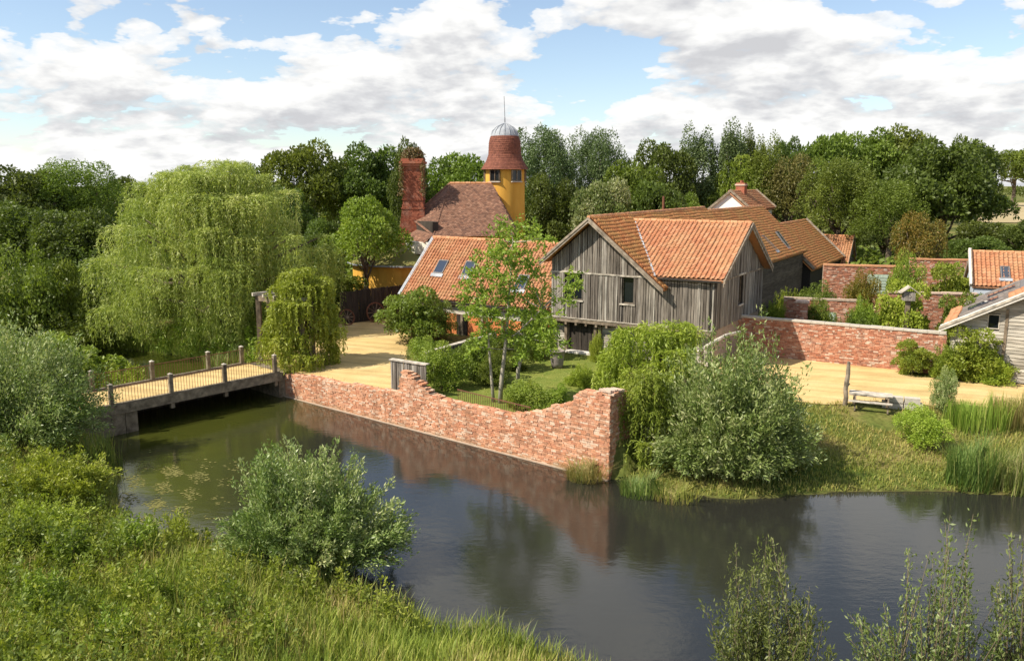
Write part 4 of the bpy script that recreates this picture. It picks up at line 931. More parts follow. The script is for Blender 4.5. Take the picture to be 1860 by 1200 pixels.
# ------------------------------------------------------------------ footbridge
bd = np.array([0.655, 0.755]); bd /= np.linalg.norm(bd); BR0 = np.array([-20.9, 38.4]); BLEN = 10.9; BW = 3.7
br = empty('timber_bridge', (BR0[0], BR0[1], 0), math.atan2(bd[1], bd[0]))        # local x along, y towards the far side
tag(br, 'timber footbridge with gravel deck, thick side beams and thin balusters', 'bridge')
MB().box(0, BLEN, .1, BW - .1, -.22, .055).build('deck', M['gravel'], br)
for y_, n_ in ((-.18, 0), (BW - .1, 1)):
    MB().box(-1.0, BLEN, y_, y_ + .28, -.42, .06).build('side_beam', M['bridge'], br)
    MB().box(-.6, BLEN - .1, y_ + .02, y_ + .24, .064, .13).build('kerb_rail', M['bridge'], br)
    pl = [1.0, 4.1, 7.2, 10.4] if n_ == 0 else [1.6, 4.9, 8.3, 10.5]
    for x in pl:
        po = MB().box(x + .02, x + .22, y_ + .035, y_ + .235, -.7, 1.14).build('post', M['bridge'], br)
        MB().add([(x, y_ + .015, 1.14), (x + .24, y_ + .015, 1.14), (x + .24, y_ + .255, 1.14), (x, y_ + .255, 1.14), (x + .12, y_ + .135, 1.22)], [(0, 1, 4), (1, 2, 4), (2, 3, 4), (3, 0, 4), (3, 2, 1, 0)]).build('post_cap', M['pale_wood'], po)
    MB().box(.3, BLEN - .1, y_ + .11, y_ + .15, .92, .955).build('hand_rail', M['rust'], br)
    bm = MB().tube([(0, 0, .13), (0, 0, .925)], .012, 5).mesh('baluster'); bm.materials.append(M['rust'])
    for k in range(66):
        o = link('baluster', bm, None, br); o.location = (.45 + k * .155, y_ + .13, 0)
for x in (2.0, 5.0, 8.0): MB().box(x, x + .25, .11, BW - .11, -.4, -.225).build('cross_beam', M['bridge'], br)
for k in range(26): MB().box(1.75 + k * .35, 2.08 + k * .35, BW - .42, BW - .36, -2.7, -.43).build('shade_board', M['dark_wood'], br)  # added dark boards behind the opening, standing in for shadow under the deck
MB().box(-1.2, 1.7, -.1, BW, -3, -.43).build('abutment', M['bridge'], br)
for x, z0_, z1_ in ((1.72, -2.4, -.43),): MB().box(x, x + .6, -.12, .25, z0_, z1_).build('abutment_pile', M['bridge'], br)
m_ = MB().box(BLEN - .1, BLEN + .8, .05, BW, -2.6, -.02).build('far_abutment', M['bridge'], br)

# gateway at the bridge head, overgrown
gt = empty('timber_gateway', (0, 0, 0)); tag(gt, 'tall timber gateway of posts and crossbeam at the end of the bridge', 'gateway')
gp = [(-16.15, 50.75), (-15.65, 51.3), (-12.75, 48.15), (-12.3, 48.75)]
for x, y_ in gp: MB().beam((x, y_, -.1), (x + .03, y_, 4.05), .28, .3, (0, 1, 0)).build('post', M['beam'], gt)
for a, b_ in ((0, 2), (1, 3)): MB().beam((*gp[a], 3.9), (*gp[b_], 3.95), .2, .32).build('crossbeam', M['beam'], gt)
for k in range(5):
    q0 = np.array(gp[0]) + (np.array(gp[2]) - gp[0]) * (k / 4); q1 = np.array(gp[1]) + (np.array(gp[3]) - gp[1]) * (k / 4); dd = (q1 - q0) * .5
    MB().beam((*(q0 - dd), 4.17), (*(q1 + dd), 4.17), .14, .2).build('rafter', M['pale_wood'], gt)

# ------------------------------------------------------------------ fences, posts, bench
def board_fence(name, p, q_, h0, h1, label, cap=None, mat='board', wlo=.11, whi=.17, seed=3, zb=0.0, capm='pale_wood'):
    p = Vector((*p, 0)); q_ = Vector((*q_, 0)); L = (q_ - p).length; o_ = empty(name, p, math.atan2(q_.y - p.y, q_.x - p.x)); tag(o_, label, 'fence'); r__ = random.Random(seed)
    board_row(o_, r__, 0, L, zb, lambda x: h0 + (h1 - h0) * x / L + (0 if cap else r__.uniform(-.06, .06)), 0, wlo=wlo, whi=whi, mat=mat)
    for z in (.4, 1.3): MB().box(0, L, .002, .07, z, z + .1).build('rail', M['beam'], o_)
    k = 0
    while k <= L: MB().box(k, k + .12, .075, .19, -.2, h0 + (h1 - h0) * k / L - .08).build('post', M['beam'], o_); k += 1.8
    if cap: MB().slab((-.06, -.12, h0 + .06), (L + .06, -.12, h1 + .06), (L + .06, .22, h1 + .06), (-.06, .22, h0 + .06), .06).build('cap_rail', M[capm], o_)
    return o_
board_fence('board_fence', (-6.46, 42.1), (-4.45, 40.85), 1.78, 1.78, 'short grey board fence with pale cap rail at the courtyard corner', True)
f2 = board_fence('board_fence', (-4.8, 44.0), (-1.0, 50.2), 1.75, 1.75, 'weathered fence with slatted cap running back to the barn behind green shrubs', True, seed=8)
board_fence('board_fence', (-13.6, 63.6), (-7.6, 68.4), 2.6, 2.75, 'dark tall board fence at the far end of the gravel courtyard', None, 'dark_wood', .25, .4, 5)
MB_ = None
def wheel(loc, rz, tilt, rad, label):
    o_ = empty('wagon_wheel', loc, 0); o_.rotation_euler = (R(90) - tilt, 0, rz); tag(o_, label, 'wheel', 'old wheels leaning on the dark fence')
    V = []; n_ = 28; m__ = MB()
    for i in range(n_):
        a, b_ = 2 * math.pi * i / n_, 2 * math.pi * (i + 1) / n_; m__.beam((rad * math.cos(a), rad * math.sin(a), 0), (rad * math.cos(b_), rad * math.sin(b_), 0), .1, .09)
    m__.build('rim', M['rust'], o_); MB().lathe([(0, -.1), (.13, -.1), (.15, 0), (.13, .12), (0, .12)], 12).build('hub', M['beam'], o_)
    for i in range(10):
        a = 2 * math.pi * i / 10; MB().beam((.1 * math.cos(a), .1 * math.sin(a), 0), ((rad - .04) * math.cos(a), (rad - .04) * math.sin(a), 0), .05, .05).build('spoke', M['beam'], o_)
fd = math.atan2(4.8, 6.0)
wheel((-11.1, 64.75, .78), fd, R(12), .78, 'large old wheel leaning on the dark fence, nearest the courtyard middle')
wheel((-13.1, 63.15, .62), fd, R(14), .62, 'smaller old wheel leaning at the left end of dark fence')

wp = empty('rough_post', tuple(P(1535, 735, 0.0))); tag(wp, 'rough upright timber post beside the picnic bench', 'post'); r_ = random.Random(3)
MB().tube([(r_.uniform(-.03, .03), r_.uniform(-.03, .03), z) for z in (-.4, .0, .4, .8, 1.2, 1.6, 1.95, 2.25)], [.13, .12, .115, .11, .12, .105, .1, .06], 9).build('shaft', M['beam'], wp)
MB().tube([(.05, 0, 1.0), (.16, -.02, 1.12)], [.05, .03], 6).build('knot', M['beam'], wp)
bl = P(1580, 736, .05); bz = float(height(bl[0], bl[1])) + .02
bn = empty('picnic_bench', (bl[0], bl[1], bz), -R(24)); tag(bn, 'rustic bleached picnic table with bench seats on the grass', 'picnic bench')
for k in range(4): MB().box(-1.0, 1.0, -.36 + k * .185, -.19 + k * .185, .72, .77).build('top_plank', M['pale_wood'], bn)
for y_ in (-.82, .58):
    for k in range(2): MB().box(-1.0, 1.0, y_ + k * .13, y_ + .12 + k * .13, .43, .48).build('seat_plank', M['pale_wood'], bn)
for x in (-.75, .75):
    MB().box(x - .05, x + .05, -.85, .85, .33, .425).build('seat_bearer', M['beam'], bn)
    MB().box(x - .045, x + .045, -.36, .38, .62, .715).build('top_bearer', M['beam'], bn)
    for s in (-1, 1): MB().beam((x + .06, s * .68, -.05), (x + .06, s * .25, .70), .07, .12).build('leg', M['beam'], bn)
lg = P(1637, 738, 0.0)
st = empty('stone_trough', tuple(lg), -R(20)); tag(st, 'low weathered stone kerb block right of the picnic bench', 'stone')
for k, (x, z, l_) in enumerate(((-.9, .0, .95), (.1, .0, .85), (-.75, .26, .8), (.12, .26, .7))): MB().box(x, x + l_, -.2, .2, z - .1, z + .24).build('stone', M['stone'], st)
# iron railing on the wall top, planter, log prop
ir = empty('iron_railing', tuple(np.append(WALL0 + wd * 14.0 + wn * .62, 0)), WROT); tag(ir, 'low rusty iron railing just behind the pond wall', 'railing')
MB().beam((0, 0, .92), (4.6, 0, .78), .04, .04).build('top_rail', M['rust'], ir); MB().beam((0, 0, .15), (4.6, 0, .15), .03, .03).build('bottom_rail', M['rust'], ir)
bm = MB().tube([(0, 0, 0), (0, 0, .86)], .014, 5).mesh('bar'); bm.materials.append(M['rust'])
for k in range(34): o = link('bar', bm, None, ir); o.location = (.05 + k * .135, 0, 0)
pl = P(1012, 668, 0); pt = empty('planter', tuple(pl)); tag(pt, 'grey clay planter beside the barn door', 'planter')
MB().lathe([(0.0, 0), (.32, 0), (.38, .3), (.42, .75), (.44, 1.0), (.48, 1.02), (.48, 1.1), (.40, 1.1), (.38, .95), (0, .95)], 24).build('pot', M['pot'], pt, True)
pp = empty('log_prop', (11.9, 46.4, 0)); tag(pp, 'pale log rail on slanting props at the barn corner', 'log rail')
MB().tube([(-1.3, -1.3, 1.55), (-.4, -.8, 2.0), (.6, -.2, 2.35), (1.6, .6, 2.4)], [.10, .12, .11, .09], 8).build('log', M['pale_wood'], pp)
MB().beam((.9, -.6, -.2), (.75, 0, 2.3), .16, .16).build('prop', M['beam'], pp); MB().beam((-.9, -1.5, -.3), (-1.0, -1.1, 1.65), .14, .14).build('prop', M['beam'], pp)

# ------------------------------------------------------------------ foliage generators (numpy)
def unit(v): return v / (np.linalg.norm(v, axis=-1, keepdims=True) + 1e-9)
def leaf_mesh(name, Pt, D, L, W, rng, tone=None, bend=0.0):
    """one diamond leaf per point: base, two sides, tip"""
    n = len(Pt); D = unit(D); S = unit(np.cross(D, rng.normal(size=(n, 3)))); L = np.broadcast_to(L, (n,))[:, None]; W = np.broadcast_to(W, (n,))[:, None]
    mid = Pt + D * L * 0.45; tip = Pt + D * L
    if bend: tip = tip + np.array([0, 0, -1.0]) * L * bend
    V = np.stack([Pt, mid - S * W * .5, tip, mid + S * W * .5], 1).reshape(-1, 3)
    me_ = np_mesh(name, V, np.arange(4 * n).reshape(n, 4))
    at = me_.attributes.new('rnd', 'FLOAT', 'FACE')
    v = rng.rand(n) if tone is None else np.clip(tone + rng.normal(0, .17, n), 0, 1)
    at.data.foreach_set('value', v.astype(np.float32)); return me_
def lobed_crown(rng, n, nl, leaf, wide=.6, flat=1.0, shell=(.35, .72), lr=(.20, .36), base=.18, up=.35, squash=.85, under=-.45):
    """leaves on the skins of many overlapping lobes; crown fills x,y in [-.5,.5], z in [base,1]"""
    d = unit(rng.normal(size=(nl, 3))); d[:, 2] = np.where(d[:, 2] < under, -d[:, 2], d[:, 2])
    rad = rng.uniform(*shell, nl); zc = base + (1 - base) * .48; zr = (1 - base) * .52
    Cn = d * rad[:, None] * np.array([.5, .5, zr]); Cn[:, 2] = Cn[:, 2] * flat + zc
    lrad = rng.uniform(*lr, nl) * .5
    pk = rng.choice(nl, n, p=lrad ** 2 / (lrad ** 2).sum())
    q = unit(rng.normal(size=(n, 3))); q[:, 2] = np.where(q[:, 2] < -.2, -q[:, 2] * .6, q[:, 2]); q = unit(q)
    rr_ = lrad[pk] * (1 - np.abs(rng.normal(0, .16, n)))
    Pt = Cn[pk] + q * rr_[:, None] * np.array([1, 1, squash * 1.25])
    inside = (((Pt[:, None, :] - Cn[None, :40]) / np.array([1, 1, 1.05])) ** 2).sum(-1) < (lrad[None, :40] * .70) ** 2
    keep = ~inside.any(1); Pt, q, pk = Pt[keep], q[keep], pk[keep]
    D = unit(q * .55 + rng.normal(size=Pt.shape) * .75 + np.array([0, 0, up - .5]))
    ln = leaf * rng.uniform(.6, 1.25, len(Pt)); tone = rng.rand(nl)[pk] * .5 + .25
    return Pt, D, ln, ln * wide, tone, Cn, lrad
def scaled(me_arr, s): return me_arr * np.array(s)
def trunk_mesh(name, rng, h, r0, Cn, nb=9, lean=0.0, split=.35):
    m__ = MB(); top = np.array([lean, 0, h * .62]); pts = [np.array([lean * q, rng.normal(0, .01) * h * .3, h * .62 * q]) for q in (0, .12, .3, .55, .8, 1.0)]
    m__.tube(pts, [r0 * 1.35, r0, r0 * .85, r0 * .65, r0 * .45, r0 * .25], 8)
    for i in rng.choice(len(Cn), min(nb, len(Cn)), replace=False):
        s_ = h * rng.uniform(split * .6, .55); a = np.array([lean * s_ / (h * .62), 0, s_]); b_ = Cn[i]; mid_ = (a + b_) / 2 + np.array([0, 0, -.03 * h])
        m__.tube([a, mid_, b_], [r0 * .42, r0 * .28, r0 * .08], 5)
    return m__.mesh(name, True)
def tree_proto(seed, dims, n, nl, leaf, **kw):
    """a crown and trunk mesh at real size (width, depth, height)"""
    rng = np.random.RandomState(seed); nb = kw.pop('nb', 9); r0 = kw.pop('r0', .03)
    S_ = np.array(dims, float); Pt, D, ln, W, tone, Cn, lr_ = lobed_crown(rng, n, nl, leaf, **kw)
    return leaf_mesh('crown', Pt * S_, D, ln, W, rng, tone), trunk_mesh('trunk', rng, S_[2], r0 * S_[2], Cn * S_, nb)
PROTO = {}
def place_tree(kind, name, loc, dims, mat, label, cat='tree', group=None, bark='bark', rz=None, seed=0):
    cm, tm, base = PROTO[kind]; o_ = empty(name, loc, random.Random(label).uniform(0, 6.28) if rz is None else rz); tag(o_, label, cat, group)
    s_ = Vector(dims[i] / base[i] for i in range(3)); o_.scale = s_
    small = cat != 'tree'
    for nm, me_, mt_ in (('foliage' if small else 'crown', cm, mat), ('stems' if small else 'trunk', tm, bark)):
        ob = bpy.data.objects.new(nm, me_); C.objects.link(ob); ob.parent = o_
        if not me_.materials: me_.materials.append(M[mt_])
        ob.material_slots[0].link = 'OBJECT'; ob.material_slots[0].material = M[mt_]
    return o_
def proto(kind, seed, dims, n, nl, leaf, **kw):
    cm_, tm_ = tree_proto(seed, dims, n, nl, leaf, **kw); co = np.empty(len(cm_.vertices) * 3, np.float32); cm_.vertices.foreach_get('co', co); co = co.reshape(-1, 3)
    wd_ = 2 * np.percentile(np.hypot(co[:, 0], co[:, 1]), 97.5); PROTO[kind] = (cm_, tm_, (wd_, wd_, float(np.percentile(co[:, 2], 99.8))))
proto('round_a', 1, (12, 12, 13), 30000, 60, .38, base=.06, shell=(.35, .85), lr=(.16, .34))
proto('round_b', 2, (12, 12, 13), 30000, 80, .38, base=.05, lr=(.13, .30), shell=(.3, .88))
proto('round_c', 3, (12, 12, 12), 26000, 48, .40, base=.06, lr=(.18, .38), flat=.95, shell=(.35, .82))
proto('soft', 4, (11, 11, 15), 34000, 90, .30, base=.08, lr=(.13, .26), wide=.4, squash=1.3, shell=(.3, .82))
proto('poplar', 5, (7, 7, 16), 24000, 70, .30, base=.04, lr=(.2, .40), squash=1.3, shell=(.25, .80))
proto('birch', 6, (8, 8, 12), 20000, 70, .26, base=.1, lr=(.12, .26), wide=.45, up=-.7, squash=1.25)
proto('mid_tree', 7, (7.5, 7.5, 8), 26000, 44, .21, base=.20, lr=(.18, .32), nb=16)
proto('shrub_a', 8, (3, 3, 2.6), 15000, 60, .14, base=-.04, lr=(.16, .38), wide=.55, under=-2, shell=(.25, .95))
proto('shrub_b', 9, (3, 3, 2.6), 15000, 90, .13, base=-.04, lr=(.12, .32), wide=.45, squash=1.35, under=-2, shell=(.2, 1.05))

# ---- weeping willow: arching heads with hanging strands
def weeper(seed, dims, heads, strands, per, leaf, wide, base=.03, drop=(.25, .7), rad=(.14, .26)):
    rng = np.random.RandomState(seed); S_ = np.array(dims, float); W_, D_, H_ = S_
    a = rng.uniform(0, 2 * np.pi, heads); zz = .14 + .83 * rng.uniform(0, 1, heads) ** .8; bulge = np.sqrt(np.clip(1 - (np.clip(zz - .34, 0, 1) / .64) ** 2, 0, 1)) * rng.uniform(.62, 1.0, heads)
    rr_ = bulge * .43; rr_[:heads // 8] *= .4; hc = np.stack([np.cos(a) * rr_ * W_, np.sin(a) * rr_ * D_, H_ * zz * rng.uniform(.95, 1.03, heads)], 1)
    hr = rng.uniform(*rad, heads) * min(W_, D_)
    Pt = []; Dr = []; Tn = []; tone_h = rng.uniform(.2, .75, heads)
    k = rng.choice(heads, strands, p=hr / hr.sum())
    for i in range(strands):
        h_ = k[i]; th = rng.uniform(0, 2 * np.pi); q = rng.uniform(.1, 1.0) ** .5; out = hr[h_] * q
        ax = np.array([np.cos(th), np.sin(th), 0]); ax = unit(ax + .45 * unit(np.array([hc[h_][0], hc[h_][1], 0.0])))
        ln = H_ * rng.uniform(*drop) * (.5 + .5 * q); ln = min(ln, hc[h_][2] - base * H_ * rng.uniform(.6, 3.0))
        if ln < .6: continue
        t_ = (np.arange(per) + rng.rand(per)) / per; rise = hr[h_] * .28
        x_ = out * np.minimum(1, (t_ / .32)) ** .75 * (1 + .06 * np.sin(t_ * 7 + th)); z_ = rise * np.sin(np.minimum(1, t_ / .3) * 2.0) - ln * np.clip((t_ - .10) / .90, 0, 1) ** 1.25
        pts = hc[h_][None] + ax[None] * x_[:, None] + np.stack([np.zeros(per), np.zeros(per), z_], 1) + rng.normal(0, .05 * hr[h_] / 2, (per, 3))
        Pt.append(pts); dn = np.clip(t_ * 1.6, 0, 1)[:, None]
        Dr.append(unit(ax[None] * (1 - dn) + np.array([[0, 0, -1.0]]) * (dn + .1) + rng.normal(0, .55, (per, 3)))); Tn.append(np.full(per, tone_h[h_] + rng.normal(0, .12)))
    Pt = np.concatenate(Pt); Dr = np.concatenate(Dr); Tn = np.concatenate(Tn); ln = leaf * rng.uniform(.6, 1.3, len(Pt))
    cm = leaf_mesh('crown', Pt, Dr, ln, ln * wide, rng, Tn)
    m__ = MB(); m__.tube([(0, 0, -.3), (.1, 0, H_ * .15), (.0, .1, H_ * .4), (0, 0, H_ * .7)], [H_ * .055, H_ * .042, H_ * .032, H_ * .012], 10)
    for h_ in range(0, heads, 2): m__.tube([(0, .05, H_ * rng.uniform(.2, .4)), tuple(hc[h_] * np.array([.5, .5, .78])), tuple(hc[h_])], [H_ * .02, H_ * .012, H_ * .003], 6)
    return cm, m__.mesh('trunk', True)
def place_weeper(name, loc, cm, tm, mat, label, bark='bark', rz=0.0, cat='tree'):
    o_ = empty(name, loc, rz); tag(o_, label, cat); link('crown', cm, M[mat], o_); link('trunk', tm, M[bark], o_); return o_

# ---- osier bush: fanning shoots with narrow leaves
def osier(seed, dims, shoots, per, leaf, wide, spread=.16, droop=.0, base_r=.10, skew=(0, 0), thin=1.0, stems=24, low=.22, stem_r=.022, limbs=26):
    rng = np.random.RandomState(seed); W_, D_, H_ = dims; Pt = []; Dr = []; Tn = []; m__ = MB()
    nlm = limbs; la = (np.arange(nlm) + rng.rand(nlm)) * 2.399; le = np.arcsin(np.clip((np.arange(nlm) + .5) / nlm, 0, 1)); lq = rng.uniform(.72, 1.08, nlm); ltone = rng.uniform(.2, .8, nlm)
    for i in range(shoots):
        lm = rng.randint(nlm); a = la[lm] + rng.normal(0, .30) / max(.35, np.cos(le[lm])); el = np.clip(le[lm] + rng.normal(0, .17), -.05, 1.57); q = lq[lm] * rng.uniform(.55, 1.0) ** .6
        tip = np.array([np.cos(a) * np.cos(el) * W_ * .5 * q + skew[0] * q, np.sin(a) * np.cos(el) * D_ * .5 * q + skew[1] * q, H_ * (.14 + .86 * np.sin(max(el, 0))) * q * rng.uniform(.86, 1.06)])
        st_ = np.array([np.cos(a) * W_ * base_r * rng.rand(), np.sin(a) * D_ * base_r * rng.rand(), .0]); mid_ = st_ * .45 + tip * .55 + np.array([0, 0, H_ * .14 * (1 - np.sin(max(el, 0)))])
        t_ = 1 - (1 - low) * (1 - np.sqrt(rng.rand(per))) * thin if False else low + (1 - low) * rng.rand(per) ** .8
        b0 = ((1 - t_) ** 2)[:, None]; b1 = (2 * t_ * (1 - t_))[:, None]; b2 = (t_ ** 2)[:, None]
        c_ = st_ * b0 + mid_ * b1 + tip * b2; tg = unit(2 * (1 - t_)[:, None] * (mid_ - st_) + 2 * t_[:, None] * (tip - mid_))
        sp = spread * (1.25 - .85 * t_)[:, None] * H_ * .25
        Pt.append(c_ + rng.normal(size=(per, 3)) * sp); Dr.append(unit(tg * .8 + rng.normal(0, .55, (per, 3)) + np.array([0, 0, .15 - droop]))); Tn.append(np.full(per, .5 * ltone[lm] + .5 * rng.uniform(.1, .9)))
        if i < stems: m__.tube([tuple(st_ + np.array([0, 0, -.4])), tuple(mid_ * .6 + st_ * .4), tuple(mid_ * .5 + tip * .5), tuple(tip)], [stem_r * 1.6, stem_r, stem_r * .6, stem_r * .2], 5)
    Pt = np.concatenate(Pt); Dr = np.concatenate(Dr); Tn = np.concatenate(Tn); ok = Pt[:, 2] > .02; Pt, Dr, Tn = Pt[ok], Dr[ok], Tn[ok]
    ln = leaf * rng.uniform(.6, 1.3, len(Pt)); return leaf_mesh('foliage', Pt, Dr, ln, ln * wide, rng, Tn), m__.mesh('stems', True)
def place_bush(name, loc, fm, sm, mat, label, rz=0.0, cat='bush', stem='twig', group=None):
    o_ = empty(name, loc, rz); tag(o_, label, cat, group); link('foliage', fm, M[mat], o_); link('stems', sm, M[stem], o_); return o_
def gz(x, y): return float(height(np.array([x]), np.array([y]))[0])

# ------------------------------------------------------------------ near and middle plants
# big weeping willow behind the bridge
cm, tm = weeper(21, (19.6, 14, 12.9), 130, 4300, 44, .28, .18, drop=(.12, .42), rad=(.08, .16), base=.0)
place_weeper('weeping_willow', (-21.9, 60.5, -.3), cm, tm, 'lf_willow', 'huge yellow-green weeping willow behind the bridge')
# weeping plant on the gateway
cm, tm = weeper(22, (5.6, 4.6, 6.0), 60, 1150, 36, .21, .30, drop=(.12, .42), rad=(.10, .22), base=.0)
place_weeper('weeping_climber', (-12.9, 49.1, -.2), cm, tm, 'lf_lime', 'bright green weeping climber hanging over the timber gateway and wall end', cat='plant')
# small lime willow at the right end of the wall
cm, tm = weeper(23, (6.8, 4.2, 4.8), 55, 1000, 36, .22, .22, drop=(.15, .45), rad=(.10, .24), base=.0)
place_weeper('lime_willow', (6.9, 38.2, -.3), cm, tm, 'lf_lime', 'small lime-green weeping willow below the barn, behind wall corner')
cm, tm = weeper(24, (3.0, 2.8, 4.4), 30, 520, 34, .18, .24, drop=(.2, .5), rad=(.14, .3), base=.0)
place_weeper('trailing_willow', (5.9, 34.1, -1.3), cm, tm, 'lf_light', 'narrow trailing green willow against the outer corner of the pond wall', cat='plant')
# silver osiers
fm, sm = osier(31, (8.4, 6.6, 7.2), 460, 205, .195, .30, .15, base_r=.2, low=.08, limbs=30)
place_bush('silver_willow', (9.6, 33.4, -1.3), fm, sm, 'lf_silver', 'large rounded silver-green willow bush right of the pond wall')
fm, sm = osier(32, (7.0, 5.0, 4.9), 460, 200, .15, .30, .14, base_r=.22, low=.08, limbs=20)
place_bush('silver_willow', (-6.6, 24.7, -1.45), fm, sm, 'lf_silver', 'silver-green willow bush standing at the near shore of the pond')
fm, sm = osier(33, (8.5, 7, 7.2), 350, 190, .19, .28, .18, base_r=.2, low=.1)
place_bush('silver_willow', (-22.3, 34.8, -.6), fm, sm, 'lf_silver', 'big silvery willow bush at left edge in front of the bridge')
fm, sm = osier(34, (6, 5, 4.2), 260, 160, .18, .28, .2, base_r=.25, low=.1)
place_bush('silver_willow', (-27.5, 43.5, -.3), fm, sm, 'lf_silver', 'pale willow thicket behind the big bush at left edge')
# sparse osiers at the bottom right
fm, sm = osier(35, (3.1, 2.6, 5.3), 170, 130, .12, .27, .085, base_r=.40, stems=110, low=.05, stem_r=.014, limbs=22)
place_bush('olive_willow', (5.7, 16.6, -1.4), fm, sm, 'lf_olive', 'slim upright olive-green willow shoots in the bottom right foreground')
fm, sm = osier(36, (5.2, 3.2, 5.6), 110, 100, .12, .32, .10, base_r=.26, stems=110, low=.10, stem_r=.016, limbs=24)
place_bush('olive_willow', (9.7, 17.0, -1.5), fm, sm, 'lf_olive', 'open olive-green willow at the bottom right corner over the water')
fm, sm = osier(37, (2.6, 2.6, 5.4), 50, 90, .14, .30, .10, base_r=.2, stems=50, low=.12, stem_r=.018)
place_bush('olive_willow', (12.1, 17.2, -1.5), fm, sm, 'lf_olive', 'sparse willow shoots at the extreme right edge of the foreground')

# courtyard saplings: pale stems with leaf sprays
def sapling(seed, loc, stems, crown, n, leaf, label):
    rng = np.random.RandomState(seed); o_ = empty('courtyard_tree', loc); tag(o_, label, 'tree')
    for s_ in stems: MB().tube(s_[0], s_[1], 7).build('stem', M['pale_bark'], o_, True)
    Pt = []; Dr = []; Tn = []; m__ = MB()
    for c_, r_0 in crown:
        c_ = np.array(c_); k_ = int(n * r_0 ** 2)
        for j in range(max(3, k_ // 9)):                                   # sprays of leaflets
            d = unit(rng.normal(size=3) * np.array([1, 1, .55])); b_ = c_ + d * r_0 * rng.uniform(.25, .95); e_ = b_ + unit(d + np.array([0, 0, -.25])) * rng.uniform(.35, .6); t_ = np.linspace(0, 1, 11)[:, None]
            Pt.append(b_ * (1 - t_) + e_ * t_); Dr.append(unit(unit(d)[None] * .5 + rng.normal(0, .8, (11, 3)))); Tn.append(np.full(11, rng.rand()))
        i = min(range(len(stems)), key=lambda q_: np.linalg.norm(np.array(stems[q_][0][-1]) - c_)); pts = [np.array(p) for p in stems[i][0]]; a = min(pts[1:], key=lambda p: abs(p[2] - (c_[2] - r_0)) + .3 * np.linalg.norm(p[:2] - c_[:2]))
        m__.tube([tuple(a), tuple((a + c_) / 2 + np.array([0, 0, -.05])), tuple(c_)], [.035, .022, .008], 5)
    m__.build('branches', M['pale_bark'], o_, True); ln = leaf * rng.uniform(.7, 1.2, sum(map(len, Pt)))
    link('foliage', leaf_mesh('foliage', np.concatenate(Pt), np.concatenate(Dr), ln, ln * .42, rng, np.concatenate(Tn)), M['lf_light'], o_); return o_
sb = P(908, 732, 0.0); SY = float(sb[1])
def loc_(px, py, dy=0.0): q_ = Q(px, py, SY + dy); return tuple(q_ - sb)
stems = [([(0, 0, -.2), loc_(911, 690), loc_(917, 640), loc_(922, 580), loc_(926, 520), loc_(932, 440)], [.13, .11, .095, .075, .05, .02]),
         ([loc_(897, 735, .2), loc_(893, 690, .3), loc_(889, 640, .3), loc_(886, 590, .4), loc_(880, 540, .4)], [.09, .075, .06, .045, .02]),
         ([loc_(941, 700, 1.2), loc_(941, 672, 1.2), loc_(947, 650, 1.2), loc_(938, 634, 1.2), loc_(930, 620, 1.1)], [.12, .10, .085, .06, .03]),
         ([loc_(919, 618), loc_(940, 605, -.2), loc_(965, 580, -.3), loc_(985, 560, -.4)], [.06, .05, .035, .015])]
cr = []
rng = np.random.RandomState(77)
for px, py, rp in [(928, 412, 18), (905, 432, 16), (955, 428, 18), (985, 432, 14), (925, 455, 20), (890, 465, 20), (950, 475, 20), (870, 495, 18), (915, 500, 20), (965, 505, 18), (895, 530, 20), (940, 535, 22), (855, 540, 18), (985, 535, 16), (870, 565, 22), (915, 565, 20), (965, 565, 20), (850, 515, 12), (1000, 575, 14), (885, 600, 20), (940, 600, 22), (985, 605, 22), (1005, 625, 16), (960, 635, 20), (1030, 520, 14), (1040, 500, 10), (1025, 545, 10), (870, 630, 14)]:
    cr.append((loc_(px, py, rng.uniform(-1.1, 1.1)), rp * SY / FPX * 1.15))
sapling(41, tuple(sb), stems, cr, 900, .22, 'airy young tree with pale slender stems in front of the cottage range')

# ivy and shrubs of the courtyard
PROTO['thicket'] = (*osier(46, (4, 4, 3.2), 240, 120, .16, .36, .22, base_r=.3, low=.05, limbs=24), (4, 4, 3.2))
def shrub(kind, name, px, py, zg, dims, mat, label, cat='shrub', dy=0.0):
    q_ = P(px, py, zg); return place_tree(kind, name, (q_[0], q_[1] + dy, zg - .08), dims, mat, label, cat, bark='twig')
place_tree('shrub_a', 'ivy_bush', (-7.0, 55.6, -.1), (4.2, 6.5, 4.0), 'lf_mid', 'tall dark ivy-like bush at the left end of the cottage range', 'shrub', bark='twig', rz=.5)
place_tree('shrub_b', 'ivy_bush', (-5.3, 57.2, -.1), (3.0, 3.0, 3.3), 'lf_mid', 'leafy climber on the orange front wall of the cottage range', 'shrub', bark='twig', rz=1.5)
shrub('shrub_b', 'green_shrub', 800, 712, 0, (3.1, 2.6, 2.7), 'lf_light', 'rounded bright shrub beside the stepped end of pond wall', dy=.8)
shrub('shrub_b', 'fern_shrub', 772, 655, 0, (2.4, 2.4, 1.7), 'lf_light', 'light feathery shrub behind the short grey fence')
shrub('shrub_a', 'green_shrub', 862, 690, 0, (3.0, 2.6, 2.6), 'lf_mid', 'darker shrub between bright shrub and the courtyard saplings')
shrub('shrub_b', 'wall_shrub', 965, 742, 0.2, (3.2, 1.8, 1.5), 'lf_light', 'low bright shrub growing against the pond wall under the saplings')
shrub('shrub_a', 'wall_climber', 1015, 735, 0.4, (2.4, 1.0, 1.0), 'lf_light', 'trailing greenery spilling over the ragged wall top')
shrub('shrub_a', 'green_shrub', 975, 650, 0, (3.6, 2.6, 3.2), 'lf_light', 'leafy shrub left of the barn door')
